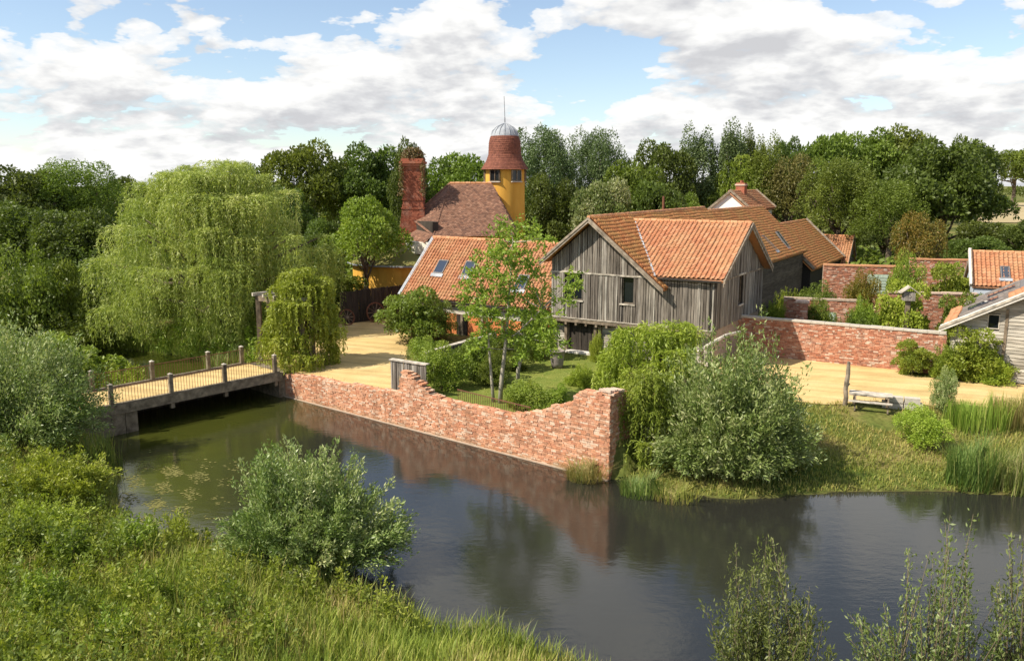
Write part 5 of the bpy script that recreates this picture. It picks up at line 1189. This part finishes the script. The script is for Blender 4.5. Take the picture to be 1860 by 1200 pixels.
shrub('shrub_a', 'green_shrub', 930, 672, 0, (3.4, 2.6, 2.6), 'lf_mid', 'shrub behind the sapling stems below the cottage range')
shrub('thicket', 'lawn_shrub', 945, 735, 0.0, (2.6, 1.8, 1.6), 'lf_light', 'loose leafy shrub between the sapling stems and the wall top')
shrub('thicket', 'lawn_shrub', 1062, 700, 0.0, (2.4, 2.0, 1.5), 'lf_lime', 'low feathery shrub at the right side of the lawn')
shrub('shrub_b', 'lawn_shrub', 900, 700, 0.0, (2.6, 2.0, 2.0), 'lf_mid', 'dense dark shrub behind the sapling feet')
shrub('thicket', 'barn_shrub', 1108, 668, 0, (2.0, 1.4, 1.7), 'lf_light', 'leafy plant at the barn foot left of the rose bush')
shrub('thicket', 'door_climber', 1083, 657, 0, (1.2, 0.9, 2.4), 'lf_lime', 'thin climber on the post right of the barn door', 'plant')
ro_ = shrub('shrub_b', 'rose_bush', 1128, 655, 0, (1.9, 1.3, 2.3), 'lf_mid', 'rose bush with red blooms against the barn wall')
rs = np.random.RandomState(6)
for k in range(7):
    a = rs.uniform(3.6, 5.6); fl = MB()
    for j in range(3): fl.lathe([(.0, .0), (.09 - .02 * j, .03 + .03 * j), (.12 - .03 * j, .10 + .02 * j)], 8)
    ob = fl.build('bloom', M['red_petal'], ro_); ob.matrix_local = Matrix.Translation((1.25 * math.cos(a), 1.15 * math.sin(a) , rs.uniform(1.5, 2.4))) @ Matrix.Rotation(R(60), 4, 'X'); ob.scale = (1.5, 1.5, 1.1)
place_tree('shrub_a', 'yard_shrub', (26.6, 54.0, 0), (5.4, 3.6, 4.5), 'lf_lime', 'large lime-green shrub behind the garden wall', 'shrub', bark='twig')
place_tree('shrub_a', 'yard_shrub', (29.2, 52.0, 0), (3.8, 3.0, 3.9), 'lf_mid', 'dark green shrub right of the bird house', 'shrub', bark='twig')
place_tree('shrub_a', 'yard_shrub', (34.0, 62.0, 0), (5.0, 4.0, 5.0), 'lf_light', 'round bright green shrub left of the blue boarded store', 'shrub', bark='twig')
place_tree('shrub_b', 'yard_tree', (29.7, 60.5, 0), (3.4, 3.0, 6.0), 'lf_light', 'upright yellowish-green tree rising behind the yard wall', 'tree', bark='twig')
place_tree('shrub_b', 'yard_shrub', (21.2, 54.6, 0), (4.0, 2.2, 3.6), 'lf_mid', 'shaded shrub behind garden wall beside the barn gable', 'shrub', bark='twig')
place_tree('shrub_b', 'yard_shrub', (23.2, 60.5, 0), (3.4, 2.6, 3.8), 'lf_mid', 'dark climber under the long barn eaves', 'shrub', bark='twig')
for k, (x, y_, dm, mt_, lb_, pk_) in enumerate([(22.9, 52.7, (3.2, 1.8, 3.3), 'lf_mid', 'leafy rose-like bush peeping over the garden wall near its middle', 'thicket'), (24.6, 55.4, (3.0, 2.4, 4.0), 'lf_light', 'loose green bush left of the lime-green yard shrub', 'thicket'),
    (18.6, 56.6, (2.6, 2.0, 3.6), 'lf_light', 'pale leafy plant in the shade beside the barn gable', 'thicket'), (27.8, 63.4, (3.2, 2.4, 4.4), 'lf_autumn', 'reddish climber on the high wall left of the shutters', 'shrub_b'), (21.6, 62.8, (3.0, 2.4, 3.6), 'lf_light', 'ferny plant by the long barn wall', 'thicket'),
    (31.4, 54.8, (3.6, 2.6, 3.7), 'lf_mid', 'green shrub in front of the tile-coped wall', 'shrub_a'), (37.8, 66.5, (3.4, 2.6, 4.6), 'lf_light', 'leafy shrub under the farthest right brick wall', 'shrub_a')]):
    place_tree(pk_, 'yard_shrub', (x, y_, -.05), dm, mt_, lb_, 'shrub', bark='twig')
shrub('shrub_a', 'wall_bush', 1655, 680, 0, (2.6, 2.0, 2.1), 'lf_light', 'low spreading bush at the foot of garden wall')
shrub('shrub_a', 'wall_bush', 1760, 688, 0, (4.4, 3.2, 3.2), 'lf_light', 'bright leafy bush in front of the weatherboarded shed')
shrub('thicket', 'wall_bush', 1722, 686, 0, (3.0, 2.2, 2.6), 'lf_light', 'loose bright bush in the middle of the row along the garden wall')
shrub('thicket', 'wall_bush', 1800, 694, 0, (3.2, 2.4, 2.3), 'lf_lime', 'low yellow-green bush before the shed corner')
shrub('shrub_b', 'wall_bush', 1690, 672, 0, (2.4, 1.8, 2.6), 'lf_autumn', 'reddish-tinged shrub against the garden wall')
shrub('shrub_a', 'wall_bush', 1838, 684, 0, (3.6, 3.0, 3.4), 'lf_olive', 'olive round bush at right edge before the weatherboarded shed')
q_ = P(1675, 800, -.5); place_tree('shrub_b', 'bank_bush', (q_[0], q_[1], gz(q_[0], q_[1]) - .1), (2.5, 2.2, 2.0), 'lf_lime', 'rounded yellow-green bush on the right bank', 'bush', bark='twig')
q_ = P(1712, 755, -.3); place_tree('shrub_b', 'bank_bush', (q_[0], q_[1], gz(q_[0], q_[1]) - .1), (1.3, 1.2, 2.4), 'lf_silver', 'small pale willow sprig on the right bank', 'bush', bark='twig')
# left bank thicket
for k, (x, y_, dm, mt_, lb_) in enumerate([(-29, 50, (7, 6, 4.5), 'lf_light', 'light green scrub left of the willow, behind the silvery thicket'),
    (-31.5, 58, (6, 6, 5.0), 'lf_mid', 'mid-green scrub under the dark trees at left'), (-24.5, 49.5, (4, 4, 3.2), 'lf_lime', 'yellow-green scrub at the water behind the bridge'),
    (-34, 43, (7, 6, 5.0), 'lf_silver', 'grey-green scrub at the left edge of view'), (-17.4, 29.4, (4.2, 4.4, 2.6), 'lf_lime', 'tall bright scrub on the left shore below the silvery bush'),
    (-15.6, 25.2, (3.6, 3.4, 1.9), 'lf_lime', 'yellow-green bush on the near left shore'), (-19.8, 26.0, (4.4, 4.4, 2.3), 'lf_lime', 'leafy bush at the left edge of near shore'),
    (-36, 66, (9, 7, 6.0), 'lf_dark', 'dark scrub beneath the trees left of the weeping willow'), (-29, 68, (8, 7, 5.5), 'lf_dark', 'dark scrub behind the left skirt of the weeping willow'), (-21, 70, (9, 7, 5.5), 'lf_dark', 'dark scrub behind the trunk of the weeping willow'), (-15.2, 69.0, (6, 5, 4.2), 'lf_mid', 'green scrub between weeping willow and dark fence'), (-17.8, 57.0, (3.4, 3, 3.6), 'lf_mid', 'small leafy bush between weeping willow and gateway')]):
    place_tree('thicket' if k in (2, 4, 5, 6) else 'shrub_b' if k % 2 else 'shrub_a', 'bank_scrub', (x, y_, gz(x, y_) - .1), dm, mt_, lb_, 'bush', bark='twig')
PROTO['sprig'] = (*osier(45, (1.3, 1.2, 2.2), 30, 40, .12, .35, .20, base_r=.1, low=.3, stems=12, stem_r=.012), (1.3, 1.2, 2.2))
q_ = P(325, 1000, -1.4); place_tree('sprig', 'young_willow', (q_[0], q_[1], gz(q_[0], q_[1])), (1.3, 1.2, 2.4), 'lf_lime', 'small yellow-green sapling at the water beside near willow bush', 'bush', bark='twig')
# weeds in the near meadow
PROTO['weed'] = (*osier(44, (1.3, 1.2, 1.5), 46, 60, .11, .42, .20, base_r=.3, low=.05, stems=30, stem_r=.008), (1.3, 1.2, 1.5))
rs = np.random.RandomState(9)
WEED = [(80, 1130, 1.5, 'lf_light', 'dark-leaved weed clump in the bottom left corner'), (250, 1000, 1.7, 'lf_light', 'upright nettle clump left of the sapling'), (270, 1110, 1.4, 'lf_light', 'round leafy weed in the lower left meadow'),
        (130, 1030, 1.8, 'lf_mid', 'tall dark weed on the left slope'), (215, 1195, 1.3, 'lf_light', 'bright weed on the lower frame edge, left'), (395, 1130, 1.1, 'lf_mid', 'low leafy weed below the near willow'),
        (490, 1170, 1.0, 'lf_lime', 'yellowish weed sprig in the near meadow'), (40, 1010, 1.7, 'lf_mid', 'weed clump at the left frame edge'), (350, 1190, 1.0, 'lf_light', 'small leafy weed at the lower frame edge')]
for px, py, sz_, mt_, lb_ in WEED:
    q_ = P(px, py, -.3); place_tree('weed', 'meadow_weed', (q_[0], q_[1], gz(q_[0], q_[1]) - .05), (sz_ * 1.1, sz_ * 1.0, sz_), mt_, lb_, 'weed', bark='twig')
def blades(name, XY, hgt, wid, lean, mat, label, seed, cat=None, kind='stuff', parent=None, zs=None, face=(0, -1)):
    """grass: two-segment blades"""
    rng = np.random.RandomState(seed); n = len(XY); z = height(XY[:, 0], XY[:, 1]) if zs is None else zs
    h_ = hgt * rng.uniform(.45, 1.15, n); a = rng.uniform(0, 2 * np.pi, n); l_ = lean * rng.uniform(.2, 1.2, n) * h_
    b_ = np.stack([XY[:, 0], XY[:, 1], z - .03], 1); sd = np.stack([np.cos(a + 1.57), np.sin(a + 1.57), np.zeros(n)], 1) * (wid * rng.uniform(.6, 1.4, n))[:, None] * .5
    o1 = np.stack([np.cos(a) * l_ * .35, np.sin(a) * l_ * .35, h_ * .62], 1); o2 = np.stack([np.cos(a) * l_, np.sin(a) * l_, h_], 1)
    V = np.stack([b_ - sd, b_ + sd, b_ + o1 + sd * .8, b_ + o1 - sd * .8, b_ + o2], 1).reshape(-1, 3); i = np.arange(n)[:, None] * 5
    F = np.concatenate([i + np.array([[0, 1, 2]]), i + np.array([[0, 2, 3]]), i + np.array([[3, 2, 4]])], 0)
    me_ = np_mesh(name, V, F); at = me_.attributes.new('rnd', 'FLOAT', 'FACE'); patch = np.clip(.5 + .42 * vnoise(XY[:, 0], XY[:, 1], 1.1, seed) + rng.normal(0, .18, n), 0, 1)
    at.data.foreach_set('value', np.concatenate([patch] * 3).astype(np.float32))
    o_ = link(name, me_, M[mat], parent)
    if label: tag(o_, label, cat, kind=kind)
    return o_
def scatter(seed, n, x0, x1, y0, y1, keep):
    rng = np.random.RandomState(seed); X = rng.uniform(x0, x1, n); Y = rng.uniform(y0, y1, n); k_ = keep(X, Y, rng); return np.stack([X[k_], Y[k_]], 1)
near = scatter(51, 140000, -26, 5, 14.5, 36, lambda X, Y, r: (pond_dist(X, Y) > .02) & (Y > 11) & ~((X > 3.2)))
blades('meadow_grass', near, .62, .026, .55, 'grass', 'tall mixed meadow grass on the near bank', 61, 'grass')
edge = scatter(52, 60000, -26, 5, 14.5, 36, lambda X, Y, r: (pond_dist(X, Y) > -.12) & (pond_dist(X, Y) < .7) & (X < 3.4))
dead = scatter(67, 5200, -24, 4, 14.5, 34, lambda X, Y, r: (pond_dist(X, Y) > .4) & (X < 3) & (vnoise(X, Y, .6, 21) > -.1))
blades('dead_stems', dead, 1.15, .016, .35, 'grass_dry', 'straw-coloured dead stems and seed heads in the near meadow', 68, 'grass')
blades('shore_sedge', edge, .75, .026, .6, 'reed', 'green sedge along the near waterline', 62, 'sedge')
rb = scatter(53, 78000, 4.0, 46, 29.5, 41.5, lambda X, Y, r: (pond_dist(X, Y) > .15) & (Y < 39.9 - (X - 17) * .12 + .35 * vnoise(X, Y, 2.2, 9)) & (vnoise(X, Y, .9, 8) > -.65) & (np.hypot(X - bl[0], (Y - bl[1] + .9) * .8) > 1.35))
blades('bank_grass', rb, .22, .034, .7, 'grass_bank', 'short golden-green grass on the right bank', 63, 'grass')
lb_ = scatter(54, 60000, -34, -16, 34, 62, lambda X, Y, r: (pond_dist(X, Y) > .05) & ((X + 21) * .755 - (Y - 38.4) * .655 < -3.2) | ((pond_dist(X, Y) > .05) & (Y < 38) & (X < -18)))
blades('left_bank_grass', lb_, .8, .03, .5, 'grass', 'rough grass on the left bank and island', 64, 'grass')
def herbs(name, XY, hgt, per, leaf, wide, mat, label, seed):
    rng = np.random.RandomState(seed); n = len(XY); z = height(XY[:, 0], XY[:, 1]); h_ = hgt * rng.uniform(.45, 1.2, n); i = np.repeat(np.arange(n), per); t_ = rng.rand(n * per) ** .8
    ln = rng.normal(0, .16, (n, 2)) * h_[:, None]; sp = (.20 * (1 - .65 * t_))[:, None] * h_[i][:, None]
    Pt = np.stack([XY[i, 0] + ln[i, 0] * t_, XY[i, 1] + ln[i, 1] * t_, z[i] + h_[i] * t_], 1); off = rng.normal(size=(n * per, 3)) * sp * np.array([1, 1, .35])
    D = unit(off + rng.normal(0, .05, off.shape) + np.array([0, 0, .10])); l_ = leaf * rng.uniform(.6, 1.3, n * per); tone = np.clip(.5 + .35 * vnoise(XY[:, 0], XY[:, 1], .9, seed) + rng.normal(0, .15, n), 0, 1)[i]
    tag(link(name, leaf_mesh(name, Pt + off * .5, D, l_, l_ * wide, rng, tone), M[mat]), label, 'herbs', kind='stuff')
lw_ = scatter(55, 2100, -22, 1, 15, 33, lambda X, Y, r: (pond_dist(X, Y) > .3) & (vnoise(X, Y, .8, 12) + (-6 - X) * .09 + r.normal(0, .25, len(X)) > .05))
herbs('meadow_herbs', lw_, 1.05, 46, .13, .45, 'lf_light', 'bright leafy wild herbs growing through the near meadow grass', 56)
lw_ = scatter(57, 900, -22, 0, 15, 33, lambda X, Y, r: (pond_dist(X, Y) > .3) & (vnoise(X, Y, .7, 15) + (-8 - X) * .09 > .1))
herbs('nettle_patches', lw_, 1.3, 60, .14, .4, 'lf_mid', 'darker nettle patches in the near meadow at left', 58)
lw_ = scatter(59, 1100, -36, -17, 35, 62, lambda X, Y, r: (pond_dist(X, Y) > .2) & ((X + 21) * .755 - (Y - 38.4) * .655 < -4.2))
herbs('bank_herbs', lw_, 1.5, 40, .22, .45, 'lf_light', 'leafy growth on the bank behind the bridge', 60)
ge_ = []; rng = np.random.RandomState(33)
for poly in GEDGE:
    for i in range(len(poly)):
        a, b_ = np.array(poly[i]), np.array(poly[(i + 1) % len(poly)]); n = int(np.linalg.norm(b_ - a) * 22)
        if np.linalg.norm(b_ - a) > 22: continue
        tt = rng.rand(n, 1); ge_.append(a * (1 - tt) + b_ * tt + rng.normal(0, .17, (n, 2)))
ge_ = np.concatenate(ge_); ge_ = ge_[pond_dist(ge_[:, 0], ge_[:, 1]) > .1]
blades('verge_tufts', ge_, .20, .022, .8, 'grass_bank', 'weedy grass tufts along the gravel edges', 65, 'grass', zs=np.zeros(len(ge_)))
lawn = scatter(34, 24000, -5, 10, 33, 53, lambda X, Y, r: (((X - WALL0[0]) * wn[0] + (Y - WALL0[1]) * wn[1]) > .5) & ((X + 5) * .85 - (Y - 44.3) * .527 > .3) & ((X - 2.87) * .527 + (Y - 53.16) * .85 < -.3) & (X < 9.2))
blades('lawn_grass', lawn, .09, .03, .8, 'grass', 'short lawn grass inside the ruined wall', 66, 'grass', zs=np.zeros(len(lawn)))
# reeds and tall herbs on the right bank: countable clumps
def clump(name, px, py, zg, rad, n, hgt, wid, lean, mat, label, seed, cat='reeds'):
    q_ = P(px, py, zg); rng = np.random.RandomState(seed); a = rng.uniform(0, 6.283, n); r_0 = rad * np.sqrt(rng.rand(n)); XY = np.stack([q_[0] + np.cos(a) * r_0, q_[1] + np.sin(a) * r_0 * .8], 1)
    zz = np.maximum(height(XY[:, 0], XY[:, 1]), -1.7); return blades(name, XY, hgt, wid, lean, mat, label, seed, cat, 'thing', zs=zz)
clump('reed_clump', 1760, 880, -1.4, 1.1, 480, 2.1, .035, .5, 'reed', 'green reed clump at the water on the right bank, left one', 71)
clump('reed_clump', 1835, 885, -1.4, 1.0, 420, 1.9, .035, .35, 'reed', 'green reed clump by the water at the right frame edge', 72)
clump('herb_clump', 1770, 775, -.4, 1.5, 520, 1.7, .035, .25, 'grass', 'tall dark-stemmed herbs behind the left reeds', 73, 'herbs')
clump('herb_clump', 1838, 770, -.4, 1.3, 480, 1.7, .035, .25, 'grass_dry', 'tall browning herbs at the right edge above the reeds', 74, 'herbs')
clump('sedge_tuft', 1062, 868, -1.5, .85, 700, 1.2, .022, 1.1, 'grass_dry', 'dark brown sedge tuft at the foot of pond wall', 75, 'sedge')
clump('iris_clump', 1165, 895, -1.5, 1.0, 420, 1.1, .035, .7, 'reed', 'bright iris leaves between wall corner and willow', 76, 'plant')
clump('iris_clump', 1225, 905, -1.5, .9, 300, .8, .03, .9, 'grass', 'short grassy tuft at the water below the silver willow', 77, 'plant')
clump('reed_clump', 185, 850, -1.4, .9, 260, 1.7, .04, .35, 'reed', 'dark green reed clump on the left shore', 78)
clump('reed_clump', 405, 650, -.8, 1.4, 420, 1.5, .04, .5, 'reed', 'lush grass clump between bridge and weeping willow', 79)

# floating algae
rng = np.random.RandomState(14); V = []; F = []
for k in range(4200):
    px, py = (rng.normal(285, 50), rng.normal(905, 32)) if k < 3000 else (rng.normal(330, 60), rng.normal(858, 9)) if k < 4300 else (rng.normal(340, 40), rng.normal(765, 5))
    if math.sin(px * .11 + py * .05) + math.sin(px * .043 - py * .19) + rng.normal(0, .35) < .35: continue
    q_ = P(px, py, WATER)
    if pond_dist(np.array([q_[0]]), np.array([q_[1]]))[0] > -.1: continue
    s_ = rng.uniform(.012, .05); b0 = len(V); m6 = 5; a0 = rng.uniform(0, 6)
    for j in range(m6): a = a0 + j * 2 * np.pi / m6; rr_ = s_ * rng.uniform(.5, 1.3); V.append((q_[0] + rr_ * 1.7 * np.cos(a), q_[1] + rr_ * np.sin(a), WATER + .006 + .0003 * (k % 17)))
    F.append(tuple(range(b0, b0 + m6)))
me = bpy.data.meshes.new('algae_mat'); me.from_pydata(V, [], F); me.update()
tag(link('algae_mat', me, mat_plain('algae', (0.21, 0.19, 0.055), (0.12, 0.12, 0.03), 3.0, .7)), 'yellow-brown floating algae mat near the left shore', 'algae', kind='stuff')
# dead climber on the chimney crown
rng = np.random.RandomState(15); n = 2600; a = unit(rng.normal(size=(n, 3))); Pt = a * np.array([1.1, 1.1, .95]) * rng.uniform(.4, 1, (n, 1)) + np.array([-9, 75, 13.4]); Pt[:500] = np.stack([-9 + rng.choice([-.95, .98], 500) + rng.normal(0, .12, 500), 73.9 + rng.normal(0, .2, 500), rng.uniform(10.0, 13, 500)], 1)
link('chimney_ivy', leaf_mesh('chimney_ivy', Pt, rng.normal(size=(n, 3)), .24, .13, rng), M['brown_veg']); tag(bpy.data.objects['chimney_ivy'], 'brown and green ivy tangle crowning the tall brick chimney', 'ivy')

# ------------------------------------------------------------------ background trees
BT = [  # px, top py, width px, distance, proto, material, label
 (20, 312, 170, 84, 'round_b', 'lf_dark', 'dark broadleaf tree at the left edge of the skyline'),
 (125, 298, 170, 88, 'soft', 'lf_mid', 'tall willow-like tree behind dark trees at far left'),
 (35, 372, 190, 72, 'round_a', 'lf_dark', 'shaded dark tree in front at the left edge'),
 (135, 385, 150, 70, 'round_b', 'lf_dark', 'deep shaded tree directly left of the weeping willow'),
 (215, 325, 90, 125, 'round_c', 'lf_dark', 'small dark tree left of the willow top on the skyline'),
 (545, 264, 150, 108, 'round_a', 'lf_mid', 'tall rounded oak right of the weeping willow top'),
 (430, 303, 110, 140, 'round_b', 'lf_mid', 'distant tree above the weeping willow crown'),
 (610, 300, 110, 122, 'round_c', 'lf_dark', 'dark tree between the rounded oak and chimney'),
 (672, 270, 150, 112, 'round_b', 'lf_dark', 'broad dark tree left of the chimney'),
 (745, 262, 75, 104, 'round_a', 'lf_dark', 'dark tree standing behind the chimney'),
 (835, 284, 150, 112, 'round_c', 'lf_mid', 'wide green tree between chimney and tower'),
 (990, 238, 125, 98, 'soft', 'lf_silver_bg', 'tall grey-green willow just right of the tower'),
 (1085, 242, 105, 104, 'soft', 'lf_silver_bg', 'second tall grey-green willow right of the tower'),
 (1000, 322, 110, 90, 'round_b', 'lf_dark', 'dark tree below the tall willows beside the tower'),
 (1150, 300, 120, 100, 'round_b', 'lf_mid', 'leafy tree right of the cream-flowering bush'),
 (1205, 262, 120, 118, 'round_a', 'lf_dark', 'dark crown between the tall willows and the poplars'),
 (1200, 335, 110, 96, 'round_c', 'lf_dark', 'low dark tree above the barn ridge'),
 (1275, 236, 74, 122, 'poplar', 'lf_silver_bg', 'left poplar of the tall group'),
 (1328, 228, 72, 122, 'poplar', 'lf_silver_bg', 'tallest poplar in the middle of the tall group'),
 (1362, 240, 54, 126, 'poplar', 'lf_dark', 'narrow dark poplar right of the tallest one'),
 (1388, 252, 64, 118, 'poplar', 'lf_mid', 'right poplar of the tall group'),
 (1435, 258, 75, 130, 'round_b', 'lf_dark', 'dark tree right of the poplars'),
 (1290, 330, 90, 122, 'round_a', 'lf_dark', 'dark tree left of the bright weeping tree'),
 (1435, 286, 105, 116, 'birch', 'lf_birch', 'brownish birch behind the white cottage'),
 (1532, 292, 130, 102, 'soft', 'lf_mid', 'soft green tree right of the brownish birch'),
 (1500, 250, 120, 135, 'round_c', 'lf_mid', 'rounded mid-green tree on the skyline right of poplars'),
 (1570, 243, 140, 138, 'round_b', 'lf_mid', 'broad skyline tree above the soft green tree'),
 (1650, 239, 140, 140, 'round_a', 'lf_mid', 'highest rounded tree on the right skyline'),
 (1725, 262, 185, 100, 'round_b', 'lf_dark', 'big dark rounded tree dominating the right background'),
 (1770, 256, 100, 118, 'round_a', 'lf_dark', 'tall dark tree behind the big rounded one'),
 (1850, 274, 110, 460, 'round_c', 'lf_mid', 'tree at the right edge of the skyline'),
 (1625, 330, 120, 96, 'soft', 'lf_mid', 'green tree left of the big dark rounded tree'),
 (1610, 395, 140, 112, 'soft', 'lf_olive', 'olive scrub tree behind the small tiled gable'),
 (1672, 388, 90, 78, 'birch', 'lf_autumn', 'yellow and orange tinged small tree behind the yard walls'),
 (1520, 398, 90, 114, 'shrub_a', 'lf_mid', 'smooth rounded green bush behind the stepped roofs'),
 (1800, 405, 120, 92, 'round_c', 'lf_dark', 'dark hedge-like tree behind the blue boarded store'),
 (1870, 400, 110, 88, 'round_b', 'lf_dark', 'dark low tree at right edge behind the store'),
 (1780, 430, 120, 82, 'round_a', 'lf_dark', 'low dark tree above the store ridge'),
 (1095, 330, 110, 88, 'round_c', 'lf_cream', 'cream-flowering elder bush behind the barn ridge'),
 (1240, 355, 80, 106, 'round_b', 'lf_mid', 'small green tree right of the elder, behind barn ridge'),
 (660, 362, 140, 69, 'mid_tree', 'lf_light', 'bright green tree with open branches left of the chimney'),
 (585, 400, 100, 76, 'round_c', 'lf_dark', 'dark tree between weeping willow and bright tree'),
 (905, 330, 120, 96, 'round_b', 'lf_mid', 'green tree behind the tower foot'),
 (100, 478, 100, 60, 'shrub_a', 'lf_mid', 'bushy green shrub at left above the silvery thicket'),
 (20, 455, 150, 57, 'shrub_b', 'lf_mid', 'green thicket at the left edge below the shaded trees'),
 (500, 345, 130, 96, 'round_b', 'lf_dark', 'dark tree behind the right shoulder of the weeping willow'),
]
for px, py, wp_, Y, kd, mt_, lb_ in BT:
    top = Q(px, py, Y); g0 = gz(top[0], Y); h_ = float(top[2]) - g0; wv = wp_ * Y / FPX * 1.12
    place_tree(kd, {'poplar': 'poplar_tree', 'birch': 'birch_tree', 'soft': 'willow_tree', 'shrub_a': 'round_bush'}.get(kd, 'broadleaf_tree'), (top[0], Y, g0 - .1), (wv, wv, h_ * 1.03), mt_, lb_, 'tree')
cm, tm = weeper(26, (9.5, 8, 10.5), 60, 900, 40, .32, .24, drop=(.12, .34), rad=(.09, .18))
t0_ = Q(1345, 288, 120); place_weeper('weeping_willow', (t0_[0], 120, -1.0), cm, tm, 'lf_light', 'bright green weeping tree behind the white cottage').scale = (1.15, 1.15, (t0_[2] + 1) / 10.3)
# far wood: one mass of crowns beyond the single trees
rng = np.random.RandomState(90); cm0 = lobed_crown(rng, 1500, 16, 1.0, base=.05, lr=(.28, .5)); PP = []; DD = []; LL = []; TT = []
for k in range(370):
    Y = rng.uniform(150, 420); X = rng.uniform(-.78, .78) * Y
    if k >= 330: Y = rng.uniform(600, 680); X = rng.uniform(.45, .8) * Y
    if .56 < X / Y < .80 and k < 330: continue
    hh = rng.uniform(9.5, 12.8) + (1.2 if X > 0 else 0); wv = rng.uniform(11, 17); s_ = np.array([wv, wv, hh]); a = rng.uniform(0, 6.28); ca, sa = math.cos(a), math.sin(a); sel = rng.rand(len(cm0[0])) < .45
    p0 = cm0[0][sel]; p0 = np.stack([p0[:, 0] * ca - p0[:, 1] * sa, p0[:, 0] * sa + p0[:, 1] * ca, p0[:, 2]], 1)
    PP.append(p0 * s_ + np.array([X, Y, -1.3])); DD.append(cm0[1][sel]); LL.append(cm0[2][sel] * rng.uniform(1.1, 1.6)); TT.append(np.full(sel.sum(), rng.rand()))
PP = np.concatenate(PP); DD = np.concatenate(DD); LL = np.concatenate(LL); TT = np.concatenate(TT)
tag(link('far_wood', leaf_mesh('far_wood', PP, DD, LL, LL * .7, rng, TT), M['lf_dark']), 'distant wood closing the horizon behind all other trees', 'wood', kind='stuff')
# low hedge band that closes the gaps under the crowns
rng = np.random.RandomState(91); n = 42000; Y = rng.uniform(86, 150, n); X = rng.uniform(-.75, .75, n) * Y; ok = ~((X / Y > -.14) & (X / Y < .42) & (Y < 96)) & ~((X / Y > .575) & (Y > 95)); X, Y = X[ok], Y[ok]; n = len(X)
Pt = np.stack([X, Y, -1.0 + rng.uniform(0, 1, n) ** .8 * (3.2 + 1.3 * vnoise(X, Y, .25, 4))], 1)
tag(link('undergrowth', leaf_mesh('undergrowth', Pt, rng.normal(size=(n, 3)) + np.array([0, 0, .4]), rng.uniform(.4, .8, n), rng.uniform(.25, .5, n), rng), M['lf_mid']), 'dense undergrowth filling the ground between the background trees', 'undergrowth', kind='stuff')
